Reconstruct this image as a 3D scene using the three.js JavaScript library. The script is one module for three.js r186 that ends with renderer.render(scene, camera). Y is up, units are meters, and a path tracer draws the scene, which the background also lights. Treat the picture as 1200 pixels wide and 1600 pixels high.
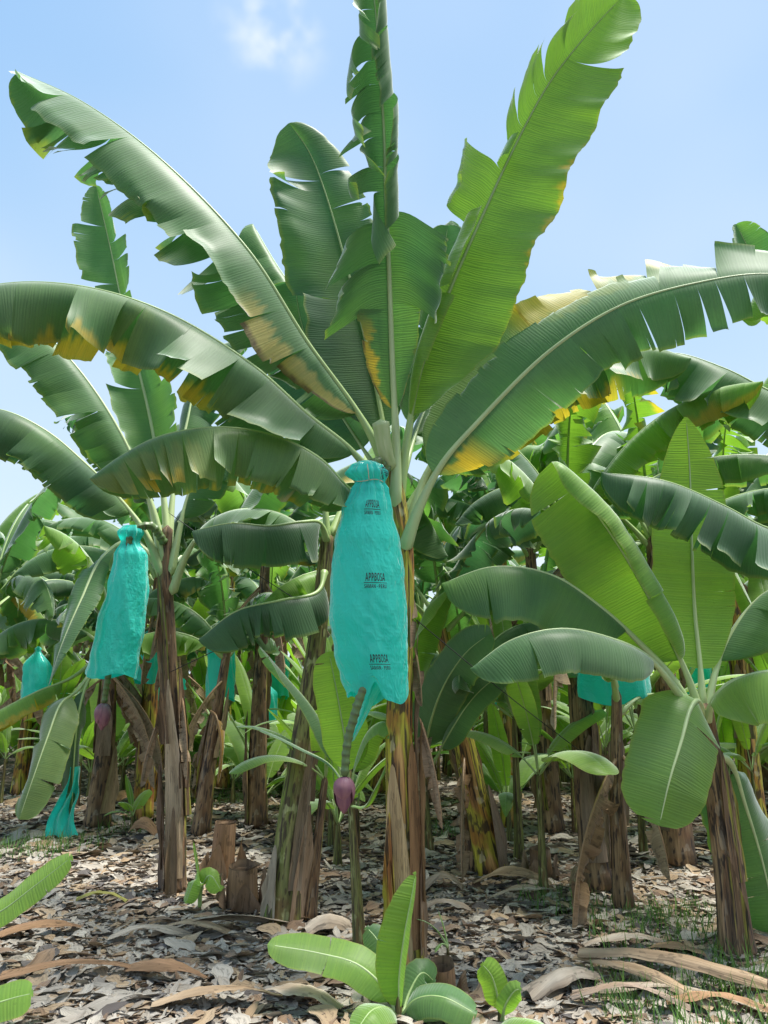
import * as THREE from 'three';
import { mergeGeometries } from 'three/addons/utils/BufferGeometryUtils.js';

// ---------------------------------------------------------------- camera, sky, sun, exposure
const scene = new THREE.Scene();
const W = 1200, H = 1600, FOV = 68, PITCH = 13.3 * Math.PI / 180, EYE = 1.5;
const camera = new THREE.PerspectiveCamera(FOV, W / H, 0.05, 1500);
camera.position.set(0, EYE, 0);
camera.rotation.set(PITCH, 0, 0);
scene.add(camera);
const renderer = new THREE.WebGLRenderer({ antialias: true });
renderer.toneMapping = THREE.LinearToneMapping;
renderer.toneMappingExposure = 2.1;
renderer.shadowMap.enabled = true;

const SUN_DIR = new THREE.Vector3(0.30, 0.92, -0.05).normalize();
const sun = new THREE.DirectionalLight(new THREE.Color(1.0, 0.96, 0.90), 4.4);
sun.position.copy(SUN_DIR).multiplyScalar(40);
sun.shadow.radius = 34;
sun.castShadow = true;
sun.shadow.mapSize.set(2048, 2048);
Object.assign(sun.shadow.camera, { left: -22, right: 22, top: 22, bottom: -22, near: 1, far: 90 });
scene.add(sun);

// ---------------------------------------------------------------- random numbers and noise
function rng(seed) { let a = seed >>> 0; return () => { a = (a + 0x6D2B79F5) | 0; let t = Math.imul(a ^ (a >>> 15), 1 | a); t = (t + Math.imul(t ^ (t >>> 7), 61 | t)) ^ t; return ((t ^ (t >>> 14)) >>> 0) / 4294967296; }; }
function hash2(x, y, s) { let h = Math.imul(x | 0, 374761393) + Math.imul(y | 0, 668265263) + Math.imul(s | 0, 2147483647 - 1013); h = Math.imul(h ^ (h >>> 13), 1274126177); return ((h ^ (h >>> 16)) >>> 0) / 4294967296; }
function vnoise(x, y, s = 0, px = 0, py = 0) {              // value noise, optional period
  const xi = Math.floor(x), yi = Math.floor(y), fx = x - xi, fy = y - yi, u = fx * fx * (3 - 2 * fx), v = fy * fy * (3 - 2 * fy);
  const wx = (k) => px ? ((k % px) + px) % px : k, wy = (k) => py ? ((k % py) + py) % py : k;
  const a = hash2(wx(xi), wy(yi), s), b = hash2(wx(xi + 1), wy(yi), s), c = hash2(wx(xi), wy(yi + 1), s), d = hash2(wx(xi + 1), wy(yi + 1), s);
  return a + (b - a) * u + (c - a) * v + (a - b - c + d) * u * v;
}
function fbm(x, y, s = 0, oct = 4, px = 0, py = 0) { let r = 0, a = 0.5, t = 0; for (let i = 0; i < oct; i++) { r += a * vnoise(x, y, s + i * 17, px, py); t += a; a *= 0.5; x *= 2; y *= 2; px *= 2; py *= 2; } return r / t; }
const clamp = (x, a = 0, b = 1) => Math.min(b, Math.max(a, x));
const sstep = (a, b, x) => { const t = clamp((x - a) / (b - a)); return t * t * (3 - 2 * t); };
const lerp = (a, b, t) => a + (b - a) * t;
const mix3 = (a, b, t) => [lerp(a[0], b[0], t), lerp(a[1], b[1], t), lerp(a[2], b[2], t)];
const D2R = Math.PI / 180;
const V = (x, y, z) => new THREE.Vector3(x, y, z);

// ---------------------------------------------------------------- sky: pale hazy blue with thin soft cloud, whiter towards the horizon
{
  const w = 2048, h = 1024, data = new Float32Array(w * h * 4), WR = rng(8), WISPS = [[-0.120, 0.715, -0.689, 0.055]];
  for (let i = 0; i < 16; i++) { const a = WR() * 6.283, e = 0.35 + WR() * 1.0; if (Math.abs(a - 4.71) < 0.8) continue; WISPS.push([Math.cos(a) * Math.cos(e), Math.sin(e), Math.sin(a) * Math.cos(e), 0.06 + 0.1 * WR()]); }
  for (let j = 0; j < h; j++) for (let i = 0; i < w; i++) {
    const el = ((j + 0.5) / h - 0.5) * Math.PI, az = ((i + 0.5) / w) * 2 * Math.PI - Math.PI;
    const dx = Math.cos(el) * Math.cos(az), dy = Math.sin(el), dz = Math.cos(el) * Math.sin(az);
    const up = Math.max(0, dy);
    let c = mix3([0.39, 0.465, 0.515], [0.15, 0.275, 0.455], sstep(-0.05, 0.85, up));
    const near = Math.max(0, dx * SUN_DIR.x + dy * SUN_DIR.y + dz * SUN_DIR.z);
    c = mix3(c, [0.46, 0.50, 0.55], 0.35 * Math.pow(near, 6));
    const k = 1 / (up + 0.35), sx = dx * k * 3.2, sz = dz * k * 3.2;
    let cl = 0.22 * sstep(0.4, 0.8, fbm(sx * 0.5, sz * 0.5, 11, 4)) + 0.6 * sstep(0.5, 0.72, fbm(az * 2.2 + 20, el * 9, 31, 5)) * (1 - sstep(0.1, 0.34, up));
    for (const [wx, wy, wz, r] of WISPS) { const q = Math.acos(clamp(dx * wx + dy * wy + dz * wz, -1, 1)) / r; if (q < 1.5) cl += 0.6 * (1 - sstep(0.1, 1.4, q)) * sstep(0.34, 0.74, fbm(sx * 7 + 2, sz * 7 + 1, 15, 6)); }
    c = mix3(c, [0.50, 0.52, 0.55], clamp(cl) * sstep(-0.02, 0.08, dy));
    const o = (j * w + i) * 4; data[o] = c[0]; data[o + 1] = c[1]; data[o + 2] = c[2]; data[o + 3] = 1;
  }
  const t = new THREE.DataTexture(data, w, h, THREE.RGBAFormat, THREE.FloatType);
  t.mapping = THREE.EquirectangularReflectionMapping; t.magFilter = THREE.LinearFilter; t.minFilter = THREE.LinearFilter; t.needsUpdate = true;
  scene.background = t; scene.environment = t;
}

// ---------------------------------------------------------------- textures
function dataTex(w, h, fn, srgb) {
  const d = new Uint8Array(w * h * 4);
  for (let j = 0; j < h; j++) for (let i = 0; i < w; i++) { const c = fn(i / w, j / h, i, j), o = (j * w + i) * 4; d[o] = clamp(c[0]) * 255; d[o + 1] = clamp(c[1]) * 255; d[o + 2] = clamp(c[2]) * 255; d[o + 3] = 255; }
  const t = new THREE.DataTexture(d, w, h); t.wrapS = t.wrapT = THREE.RepeatWrapping; t.magFilter = THREE.LinearFilter; t.minFilter = THREE.LinearMipmapLinearFilter; t.generateMipmaps = true;
  if (srgb) t.colorSpace = THREE.SRGBColorSpace; t.needsUpdate = true; return t;
}
// leaf: u runs along the midrib, lateral veins run across it. One tile is 0.6 m long and 0.5 m across
const veinAt = (u, v) => { const x = u * 34 + (fbm(u * 17, v * 2, 3, 2, 17, 2) - 0.5) * 1.5, f = x - Math.floor(x), id = ((Math.floor(x) % 34) + 34) % 34; return [f, hash2(id, 1, 4), hash2(id, 2, 9)]; };
const leafMap = dataTex(1024, 512, (u, v) => {
  const [f, r1] = veinAt(u, v);
  const groove = 1 - 0.12 * Math.exp(-Math.pow((f - 0.5) / 0.12, 2)) * (0.35 + r1);
  const fine = 0.97 + 0.06 * vnoise(u * 400, v * 4, 8, 400, 4), patch = 0.90 + 0.2 * fbm(u * 6, v * 5, 21, 4, 6, 5), row = 0.95 + 0.1 * r1;
  const speck = fbm(u * 60, v * 50, 71, 2, 60, 50) > 0.80 ? 0.86 : 1;
  const k = 0.86 * groove * fine * patch * row * speck;
  return [k * (0.99 + 0.06 * (r1 - 0.5)), k, k * 0.99];
}, false);
const leafBump = dataTex(1024, 512, (u, v) => { const [f, , r2] = veinAt(u, v); const k = 0.5 + 0.42 * Math.cos((f - 0.5) * 2 * Math.PI) * (0.5 + 0.5 * r2) * -1 + 0.08 * (vnoise(u * 220, v * 4, 5, 220, 4) - 0.5); return [k, k, k]; });
// dry leaf and sheath: fibres run along v
const dryMap = dataTex(512, 512, (u, v) => {
  const fib = 0.72 + 0.4 * vnoise(u * 90, v * 3, 2, 90, 3) * vnoise(u * 30, v * 2, 3, 30, 2) + 0.12 * vnoise(u * 200, v * 9, 4, 200, 9);
  const p = fbm(u * 5, v * 4, 13, 4, 5, 4), k = fib * (0.62 + 0.5 * p);
  const spot = fbm(u * 24, v * 18, 40, 3, 24, 18) > 0.68 ? 0.66 : 1;
  return [k * spot, k * spot * (0.97 + 0.03 * p), k * spot * (0.92 + 0.08 * p)];
}, false);
const dryBump = dataTex(512, 512, (u, v) => { const k = 0.5 * vnoise(u * 70, v * 3, 2, 70, 3) + 0.3 * fbm(u * 10, v * 8, 6, 3, 10, 8) + 0.2 * vnoise(u * 160, v * 10, 3, 160, 10); return [k, k, k]; });
function stemTex(seed, pal) {
  return dataTex(512, 1024, (u, v) => {
    const warp = (fbm(u * 6, v * 3, seed, 3, 6, 3) - 0.5) * 0.25;
    const band = vnoise(u * 7 + 0, v * 2.0 + warp * 4, seed + 1, 7, 2), lon = fbm(u * 16, v * 2, seed + 2, 4, 16, 2), fine = fbm(u * 60, v * 8, seed + 3, 3, 60, 8);
    let c = mix3(pal.brown, pal.tan, sstep(0.35, 0.75, lon));
    c = mix3(c, pal.green, sstep(0.48, 0.62, band) * pal.g);
    c = mix3(c, pal.rust, sstep(0.55, 0.75, fbm(u * 5, v * 5, seed + 7, 4, 5, 5)) * 0.7);
    const blot = fbm(u * 26, v * 11, seed + 5, 4, 26, 11), streak = fbm(u * 34, v * 4, seed + 9, 3, 34, 4);
    c = mix3(c, pal.dark, sstep(0.56, 0.70, blot) * 0.65);
    c = mix3(c, pal.dark, sstep(0.58, 0.74, streak) * 0.7);
    c = mix3(c, pal.pale, sstep(0.70, 0.78, fbm(u * 9, v * 9, seed + 12, 4, 9, 9)) * 0.6);
    const k = 0.75 + 0.5 * fine; return [c[0] * k, c[1] * k, c[2] * k];
  }, true);
}
const stemMapA = stemTex(100, { brown: [.60, .43, .24], tan: [.78, .62, .38], green: [.68, .64, .22], rust: [.60, .36, .17], dark: [.17, .13, .11], pale: [.76, .70, .62], g: 1 });
const stemMapB = stemTex(200, { brown: [.42, .33, .24], tan: [.62, .51, .38], green: [.56, .56, .20], rust: [.42, .30, .20], dark: [.13, .11, .12], pale: [.62, .57, .50], g: 0.8 });
const stemMapC = stemTex(300, { brown: [.40, .42, .20], tan: [.58, .56, .36], green: [.48, .58, .20], rust: [.42, .30, .20], dark: [.22, .16, .14], pale: [.68, .70, .50], g: 1 });
const stemBump = dataTex(512, 1024, (u, v) => { const k = 0.6 * fbm(u * 22, v * 3, 44, 4, 22, 3) + 0.4 * fbm(u * 60, v * 14, 47, 3, 60, 14); return [k, k, k]; });
const groundMap = dataTex(1024, 1024, (u, v) => {
  const a = fbm(u * 8, v * 8, 60, 5, 8, 8), b = fbm(u * 60, v * 60, 61, 3, 60, 60), f = fbm(u * 160, v * 40, 62, 2, 160, 40);
  let c = mix3([.20, .16, .13], [.40, .35, .29], sstep(0.3, 0.75, b)); c = mix3(c, [.50, .46, .41], sstep(0.6, 0.8, f) * 0.7); const k = 0.7 + 0.55 * a; return [c[0] * k, c[1] * k, c[2] * k];
}, true);
const groundBump = dataTex(512, 512, (u, v) => { const k = fbm(u * 30, v * 30, 66, 4, 30, 30); return [k, k, k]; });
const wrinkle = dataTex(1024, 1024, (u, v) => {
  const wx = fbm(u * 12, v * 12, 80, 3, 12, 12) * 2.2, a = Math.abs(fbm(u * 44 + wx, v * 30, 81, 3) - 0.5) * 2, b = Math.abs(vnoise(u * 110 + wx * 2, v * 64, 84) - 0.5) * 2, c = fbm(u * 9, v * 3, 83, 3, 9, 3);
  const k = 0.30 * (1 - a) + 0.16 * (1 - b) + 0.26 * c + 0.28 * vnoise(u * 56 + wx, v * 5, 88); return [k, k, k];
});

// ---------------------------------------------------------------- materials
const leafMat = new THREE.MeshPhysicalMaterial({ color: 0xffffff, map: leafMap, bumpMap: leafBump, bumpScale: 0.0014, vertexColors: true, side: THREE.DoubleSide, roughness: 0.96, transmission: 0.60, thickness: 0, clearcoat: 0.5, clearcoatRoughness: 0.38, sheen: 0.10, sheenRoughness: 0.6, sheenColor: new THREE.Color(0.62, 0.80, 0.85) });
const ribMat = new THREE.MeshPhysicalMaterial({ color: 0xffffff, vertexColors: true, roughness: 0.5, clearcoat: 0.3, clearcoatRoughness: 0.4 });
const dryMat = new THREE.MeshPhysicalMaterial({ color: 0xffffff, map: dryMap, bumpMap: dryBump, bumpScale: 0.004, vertexColors: true, side: THREE.DoubleSide, roughness: 0.95, transmission: 0.15, thickness: 0 });
const huskMat = new THREE.MeshStandardMaterial({ color: 0xffffff, map: dryMap, bumpMap: dryBump, bumpScale: 0.006, vertexColors: true, side: THREE.DoubleSide, roughness: 0.9 });
const stemMat = (m) => new THREE.MeshStandardMaterial({ color: 0xffffff, map: m, bumpMap: stemBump, bumpScale: 0.012, roughness: 0.78 });
const stemA = stemMat(stemMapA), stemB = stemMat(stemMapB), stemC = stemMat(stemMapC);
const budMat = new THREE.MeshPhysicalMaterial({ color: 0xffffff, vertexColors: true, roughness: 0.55, sheen: 0.4, sheenRoughness: 0.5, bumpMap: dryBump, bumpScale: 0.002, side: THREE.DoubleSide });
const bagMat = new THREE.MeshPhysicalMaterial({ color: new THREE.Color(0.001, 0.86, 0.73), bumpMap: wrinkle, bumpScale: 0.010, side: THREE.DoubleSide, roughness: 0.9, transmission: 0.6, thickness: 0, clearcoat: 0.9, clearcoatRoughness: 0.16 });
const ropeMat = new THREE.MeshStandardMaterial({ color: new THREE.Color(0.02, 0.02, 0.022), roughness: 0.8 });
const C = {
  mature: [0.088, 0.268, 0.050], deep: [0.048, 0.180, 0.050], fresh: [0.225, 0.46, 0.03], young: [0.32, 0.60, 0.03], pale: [0.19, 0.34, 0.14],
  yellow: [0.86, 0.58, 0.025], lime: [0.42, 0.50, 0.04], brown: [0.16, 0.085, 0.03], rib: [0.30, 0.42, 0.15], ribp: [0.42, 0.52, 0.24], ribd: [0.16, 0.25, 0.08],
  dry: [0.50, 0.38, 0.24], drygrey: [0.56, 0.49, 0.39], drybrown: [0.30, 0.175, 0.08],
};

// ---------------------------------------------------------------- placing: a view ray at a pixel of the 1200 x 1600 photograph, met at a horizontal distance or at the ground
const F = (H / 2) / Math.tan(FOV / 2 * D2R);
function ray(px, py) { const x = (px - W / 2) / F, y = (H / 2 - py) / F; return V(x, y * Math.cos(PITCH) + Math.sin(PITCH), y * Math.sin(PITCH) - Math.cos(PITCH)); }
function P(px, py, d) { const r = ray(px, py); return r.multiplyScalar(d / -r.z).add(V(0, EYE, 0)); }
function G(px, py) { const r = ray(px, py); return r.multiplyScalar(EYE / -r.y).add(V(0, EYE, 0)); }
const path = (pts) => pts.map((p) => Array.isArray(p) ? P(p[0], p[1], p[2]) : p);

// ---------------------------------------------------------------- naming
const used = new Map();
function numbered(n) { const k = used.get(n) || 0; used.set(n, k + 1); return k ? n + '_' + String(k).padStart(3, '0') : n; }
function tag(o, label, category, group, kind) { if (label) o.userData.label = label; if (category) o.userData.category = category; if (group) o.userData.group = group; if (kind) o.userData.kind = kind; return o; }
function thing(name, pos, label, category, group) { const g = new THREE.Group(); g.name = numbered(name); g.position.copy(pos); scene.add(g); return tag(g, label, category, group); }
function mesh(name, geo, mat, parent, label) { const m = new THREE.Mesh(geo, mat); m.name = parent === scene ? numbered(name) : name; m.castShadow = m.receiveShadow = true; parent.add(m); if (label) m.userData.label = label; return m; }
const base0 = V(0, 0, 0);

// ---------------------------------------------------------------- geometry helpers
function gridGeo(nu, nv, fn, colored) {                        // fn(i, j) -> { p, uv, c }
  const pos = [], uv = [], col = [], idx = [];
  for (let i = 0; i <= nu; i++) for (let j = 0; j <= nv; j++) { const r = fn(i, j); pos.push(r.p.x, r.p.y, r.p.z); uv.push(r.u, r.v); if (colored) col.push(r.c[0], r.c[1], r.c[2]); }
  for (let i = 0; i < nu; i++) for (let j = 0; j < nv; j++) { const a = i * (nv + 1) + j, b = a + nv + 1; idx.push(a, b, a + 1, b, b + 1, a + 1); }
  const g = new THREE.BufferGeometry(); g.setAttribute('position', new THREE.Float32BufferAttribute(pos, 3)); g.setAttribute('uv', new THREE.Float32BufferAttribute(uv, 2)); if (colored) g.setAttribute('color', new THREE.Float32BufferAttribute(col, 3));
  g.setIndex(idx); g.computeVertexNormals(); return g;
}
class Line3 {                                                   // a smooth curve sampled evenly by length
  constructor(pts, n = 160) { const c = new THREE.CatmullRomCurve3(pts, false, 'centripetal'); this.n = n; this.p = c.getSpacedPoints(n); this.length = 0; for (let i = 0; i < n; i++) this.length += this.p[i].distanceTo(this.p[i + 1]); }
  at(t) { const x = clamp(t) * this.n, i = Math.min(this.n - 1, Math.floor(x)); return this.p[i].clone().lerp(this.p[i + 1], x - i); }
  tan(t) { return this.at(Math.min(1, t + 0.012)).sub(this.at(Math.max(0, t - 0.012))).normalize(); }
}
function sweep(line, rad, { nu = 40, nv = 10, base = base0, color, squash = 1, bumpy, ref = V(0, 0, 1), t0 = 0, t1 = 1, cap = true } = {}) {
  const rows = [];
  for (let i = 0; i <= nu; i++) { const t = lerp(t0, t1, i / nu), T = line.tan(t); let X = ref.clone().addScaledVector(T, -ref.dot(T)); if (X.lengthSq() < 1e-4) X = V(1, 0, 0); X.normalize(); rows.push([t, line.at(t), X, T.clone().cross(X)]); }
  const g = gridGeo(nu, nv, (i, j) => {
    const [t, c, X, Y] = rows[i], a = j / nv * 2 * Math.PI; let r = rad(t); if (bumpy) r *= bumpy(t, a, r);
    if (cap && (i === 0 || i === nu)) r *= 0.03;
    return { p: c.clone().addScaledVector(X, Math.cos(a) * r * squash).addScaledVector(Y, Math.sin(a) * r).sub(base), u: j / nv, v: t * line.length, c: color ? color(t, a) : [1, 1, 1] };
  }, !!color);
  return g;
}

// ---------------------------------------------------------------- a banana leaf: petiole and midrib, and two blade halves torn into strips
const widthAt = (s) => { let w = 1; if (s < 0.2) w = Math.sqrt(Math.max(0, 1 - Math.pow(1 - s / 0.2, 2))) * 0.9 + 0.1 * s / 0.2; if (s > 0.68) w = Math.pow(Math.max(0, 1 - Math.pow((s - 0.68) / 0.32, 2.4)), 0.52); return Math.max(0.03, w * (0.94 + 0.06 * Math.sin(s * 3))); };
const taperAt = (s) => Math.max(0.03, 1.72 * Math.pow(clamp(s + 0.02), 0.52) * Math.pow(clamp(1 - s), 0.72));
function leafGeo(o, base = base0) {
  const shapeAt = o.shape === 'taper' ? taperAt : widthAt;
  const R = rng(o.seed || 1), line = new Line3(o.pts), L = line.length, tb = o.tb ?? 0.18, bl = L * (1 - tb), nvec = o.up || V(0, 1, 0);
  const frame = (t) => {
    const T = line.tan(t); let N, S;
    if (o.side) { S = o.side.clone().addScaledVector(T, -o.side.dot(T)).normalize(); N = S.clone().cross(T); }
    else { let u = nvec; if (o.ups) { let k = 0; while (k < o.ups.length - 2 && t > o.ups[k + 1][0]) k++; const [ta, a] = o.ups[k], [tc, b] = o.ups[k + 1]; u = a.clone().lerp(b, clamp((t - ta) / (tc - ta))); } N = u.clone().addScaledVector(T, -u.dot(T)).normalize(); S = T.clone().cross(N); }
    if (o.roll) { const r = (typeof o.roll === 'function' ? o.roll(t) : o.roll) * D2R, S2 = S.clone().multiplyScalar(Math.cos(r)).addScaledVector(N, Math.sin(r)); N = N.clone().multiplyScalar(Math.cos(r)).addScaledVector(S, -Math.sin(r)); S = S2; }
    return { T, N, S };
  };
  const frames = []; const NF = 120; for (let i = 0; i <= NF; i++) frames.push(frame(tb + (1 - tb) * i / NF));
  const fr = (s) => { const x = clamp(s) * NF, i = Math.min(NF - 1, Math.floor(x)), k = x - i, a = frames[i], b = frames[i + 1]; return { T: a.T.clone().lerp(b.T, k), N: a.N.clone().lerp(b.N, k).normalize(), S: a.S.clone().lerp(b.S, k).normalize() }; };
  const col = o.color || C.mature, step = o.step || 0.03, nv = o.nv || 11, geos = [], ph = R() * 100, rag = o.rag ?? 1, lean = R() < 0.5 ? -1 : 1;
  for (const sgn of [-1, 1]) {
    const q = { a: 8, d: 60, w: 0.36, tears: 2.2, wave: 9, sweep: 0.12, ...(o.both || {}), ...((sgn < 0 ? o.L : o.R) || {}) };
    if (!q.w) continue;
    const cuts = q.cuts ? [0, ...q.cuts, 1] : [0];
    if (!q.cuts) { let s = 0.06 + R() * 0.1; while (s < 0.94) { cuts.push(s); s += (0.12 + 1.1 * Math.pow(R(), 1.6)) / (q.tears + 0.01) / bl * 1.6; } cuts.push(1); }
    for (let k = 0; k < cuts.length - 1; k++) {
      const sa = cuts[k], sb = cuts[k + 1], sm = (sa + sb) / 2, small = 1 - sstep(0.06, 0.3, (sb - sa) * bl);
      let e = { dA: (R() - 0.5) * 16 * rag, dD: (R() - 0.4) * (34 + 46 * small) * rag, w: 1 - (R() * 0.10 + small * 0.12 * R()) * rag, sw: (R() - 0.5) * 0.24 * rag, curl: (R() < 0.75 ? 1 : -1) * (8 + 46 * R()) * rag * lean };
      if (q.seg) e = { ...e, ...(q.seg(k, sm, R) || {}) };
      const subs = [0]; const sp = q.split ?? o.split ?? 0.55; if (sp > 0) { let x = 0.02 + R() * 0.2; const len = (sb - sa) * bl; while (x < len - 0.03) { if (R() < sp) subs.push(x / len); x += 0.035 + 0.22 * R() * R(); } } subs.push(1);
      for (let h = 0; h < subs.length - 1; h++) {
      const f0 = subs[h], f1 = subs[h + 1], e2 = (R() - 0.5) * 40 * rag, ew = 1 - 0.16 * R() * R() * rag, vs = 0.35 + 0.6 * Math.sqrt(R()), vs2 = 0.35 + 0.6 * Math.sqrt(R());
      const nu = Math.max(1, Math.ceil((f1 - f0) * (sb - sa) * bl / step));
      const g = gridGeo(nu, nv, (i, j) => {
        const v = j / nv, ff = i / nu, f = lerp(f0, f1, ff); let s = lerp(sa, sb, f); const own = sstep(lerp(vs, vs2, ff), 1.05, v);
        if (subs.length > 2) s += (0.5 - ff) * 0.008 / bl * own;
        const b = sstep(0.04, 0.45, v), gap = (q.gap ?? 0.006) / bl * sstep(0.1, 1, v);
        if (k > 0) s += gap * (1 - f); if (k < cuts.length - 2) s -= gap * f;
        const { T, N, S } = fr(s), c = line.at(tb + (1 - tb) * s);
        const ww = q.w * shapeAt(s) * lerp(1, e.w, b) * lerp(1, ew, own) * (1 + 0.05 * (vnoise(s * bl * 6, sgn * 7, o.seed || 1) - 0.5) + 0.05 * (vnoise(s * bl * 26, sgn * 7, (o.seed || 1) + 9) - 0.5) * v);
        const wv = q.wave * (vnoise(s * bl * 3.1 + ph, sgn * 3.3, (o.seed || 1) + 3) - 0.5) * 2 + q.wave * 0.35 * (vnoise(s * bl * 9 + ph, sgn * 5.3, (o.seed || 1) + 5) - 0.5) * 2;
        const p = c.clone(); const m = 8;
        for (let x = 0; x < m; x++) { const vv = v * (x + 0.5) / m, bb = sstep(0.04, 0.45, vv), th = (q.a - q.d * (q.pow ? Math.pow(vv, q.pow) : (1 - Math.exp(-3.4 * vv)) / 0.967) + e.dA * bb - e.dD * vv * bb + wv * vv * 1.6 + e.curl * (f - 0.5) * vv - e2 * own * (vv / Math.max(v, 0.01)) * vv) * D2R, w = ww * v / m; p.addScaledVector(S, sgn * Math.cos(th) * w).addScaledVector(N, Math.sin(th) * w).addScaledVector(T, (q.sweep + e.sw * bb) * w); }
        p.addScaledVector(N, 0.002);
        const um = s * bl, vm = v * ww, ns = fbm(um * 2.2 + ph, vm * 3 + sgn * 11, 6, 3);
        let cc = mix3(col, o.color2 || C.fresh, clamp((ns - 0.35) * 1.6) * 0.55);
        const tint = 0.9 + 0.25 * hash2(k, sgn + 3, (o.seed || 1)); cc = [cc[0] * tint, cc[1] * tint, cc[2] * tint];
        for (const y of o.yellow || []) {                       // yellowed and scorched blade, with a ragged outline
          if (y.sgn !== sgn) continue; const edge = vnoise(um * 9, sgn, 8) * 0.26 + vnoise(um * 48, sgn, 9) * 0.26;
          const z = sstep(y.s0 - 0.03, y.s0 + 0.05, s) * (1 - sstep(y.s1 - 0.06, y.s1 + 0.02, s)) * sstep(y.v - 0.05, y.v + 0.10, v - edge + 0.22);
          cc = mix3(cc, mix3(y.c || C.yellow, C.lime, 0.35 * ns), z * (y.k ?? 1)); if (y.burn) cc = mix3(cc, C.brown, z * sstep(0.93, 0.985, v + edge * 0.12));
        }
        const rim = o.rim ?? 0.5; if (rim) cc = mix3(cc, C.lime, rim * sstep(0.955, 1, v));
        if (o.tip) cc = mix3(cc, o.tipc || C.yellow, o.tip * sstep(0.72, 0.98, s + 0.12 * (ns - 0.5)));
        return { p: p.sub(base), u: (um + vm * q.sweep) / 0.6, v: vm / 0.5 + (sgn > 0 ? 0.37 : 0), c: cc };
      }, true);
      geos.push(g); }
    }
  }
  const r0 = o.r0 ?? 0.030, r1 = o.r1 ?? 0.013, ribc = o.rib || C.rib;
  const rib = sweep(line, (t) => t < tb ? lerp(r0, r1, t / tb) : lerp(r1, 0.0025, Math.pow((t - tb) / (1 - tb), 0.8)), { nu: o.ribn || 44, nv: o.ribv || 9, base, squash: 1, ref: (o.side ? o.side : fr(0.3).S), t1: 0.985, color: (t, a) => { const k = 0.85 + 0.3 * vnoise(t * 30, a * 2, 3); return ribc.map((x) => x * k); } });
  return { blade: geos.length ? mergeGeometries(geos) : null, rib };
}
function addLeaf(plant, o, name = 'leaf') {
  const g = leafGeo(o, plant.position), m = mesh(name, g.blade, o.mat || leafMat, plant, o.label);
  mesh('midrib', g.rib, o.ribMat || ribMat, m); return m;
}
// ---------------------------------------------------------------- pseudostem with overlapping sheaths, dry sheath plates, stalk and flower bud
function stemGeo(pts, r0, r1, base, seed, opt = {}) {
  const line = new Line3(pts, 80);
  return sweep(line, (t) => lerp(r0, r1, Math.pow(t, 0.8)) * (1 + 0.22 * Math.exp(-t * line.length / 0.10)), { nu: Math.ceil(line.length / (opt.step || 0.05)), nv: opt.nv || 28, base, ref: V(1, 0, 0), bumpy: (t, a) => { const h = t * line.length; let k = 1 + 0.05 * (vnoise(Math.cos(a) * 2.2 + h * 0.6, Math.sin(a) * 2.2 + h * 0.35, seed) - 0.5) * 2; const lap = (a / (2 * Math.PI) * 3 + h * 0.22 + seed * 0.37) % 1; k += 0.055 * (lap - 0.5); k += 0.02 * (vnoise(a * 8, h * 4, seed + 3) - 0.5); return k; } });
}
function sheathGeo(line, rad, t0, t1, a0, span, base, seed, { col = C.dry, flare = 0.02, pointed = 0.6, off = 0.006 } = {}) {
  const n = Math.max(8, Math.ceil((t1 - t0) * line.length / 0.03)), m = 12;
  return gridGeo(n, m, (i, j) => {
    const f = i / n, x = j / m - 0.5; const ragged = 0.04 * (vnoise(j * 0.9, seed, 4) - 0.5);
    const t = lerp(t0, t1, clamp(f * (1 - pointed * Math.pow(Math.abs(x) * 2, 1.7)) + ragged * f)); const T = line.tan(t), c = line.at(t); const X = V(1, 0, 0).addScaledVector(T, -T.x).normalize(), Y = T.clone().cross(X);
    const a = a0 + x * span * (1 - 0.15 * f), r = rad(t) + off + flare * (f * f * 0.9 + Math.pow(Math.abs(x) * 2, 4) * 0.8) * (0.6 + 0.8 * vnoise(f * 4, x * 5, seed)) + 0.006 * (vnoise(f * 9, x * 8, seed + 2) - 0.5);
    const k = 0.75 + 0.5 * fbm(f * 6, x * 4 + seed, seed, 3); const cc = mix3(col, C.drybrown, 0.35 * vnoise(f * 3, x * 3 + 9, seed + 5)).map((q) => q * k);
    return { p: c.addScaledVector(X, Math.cos(a) * r).addScaledVector(Y, Math.sin(a) * r).sub(base), u: x * span * 0.5, v: t * line.length * 0.7, c: cc };
  }, true);
}
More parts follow.
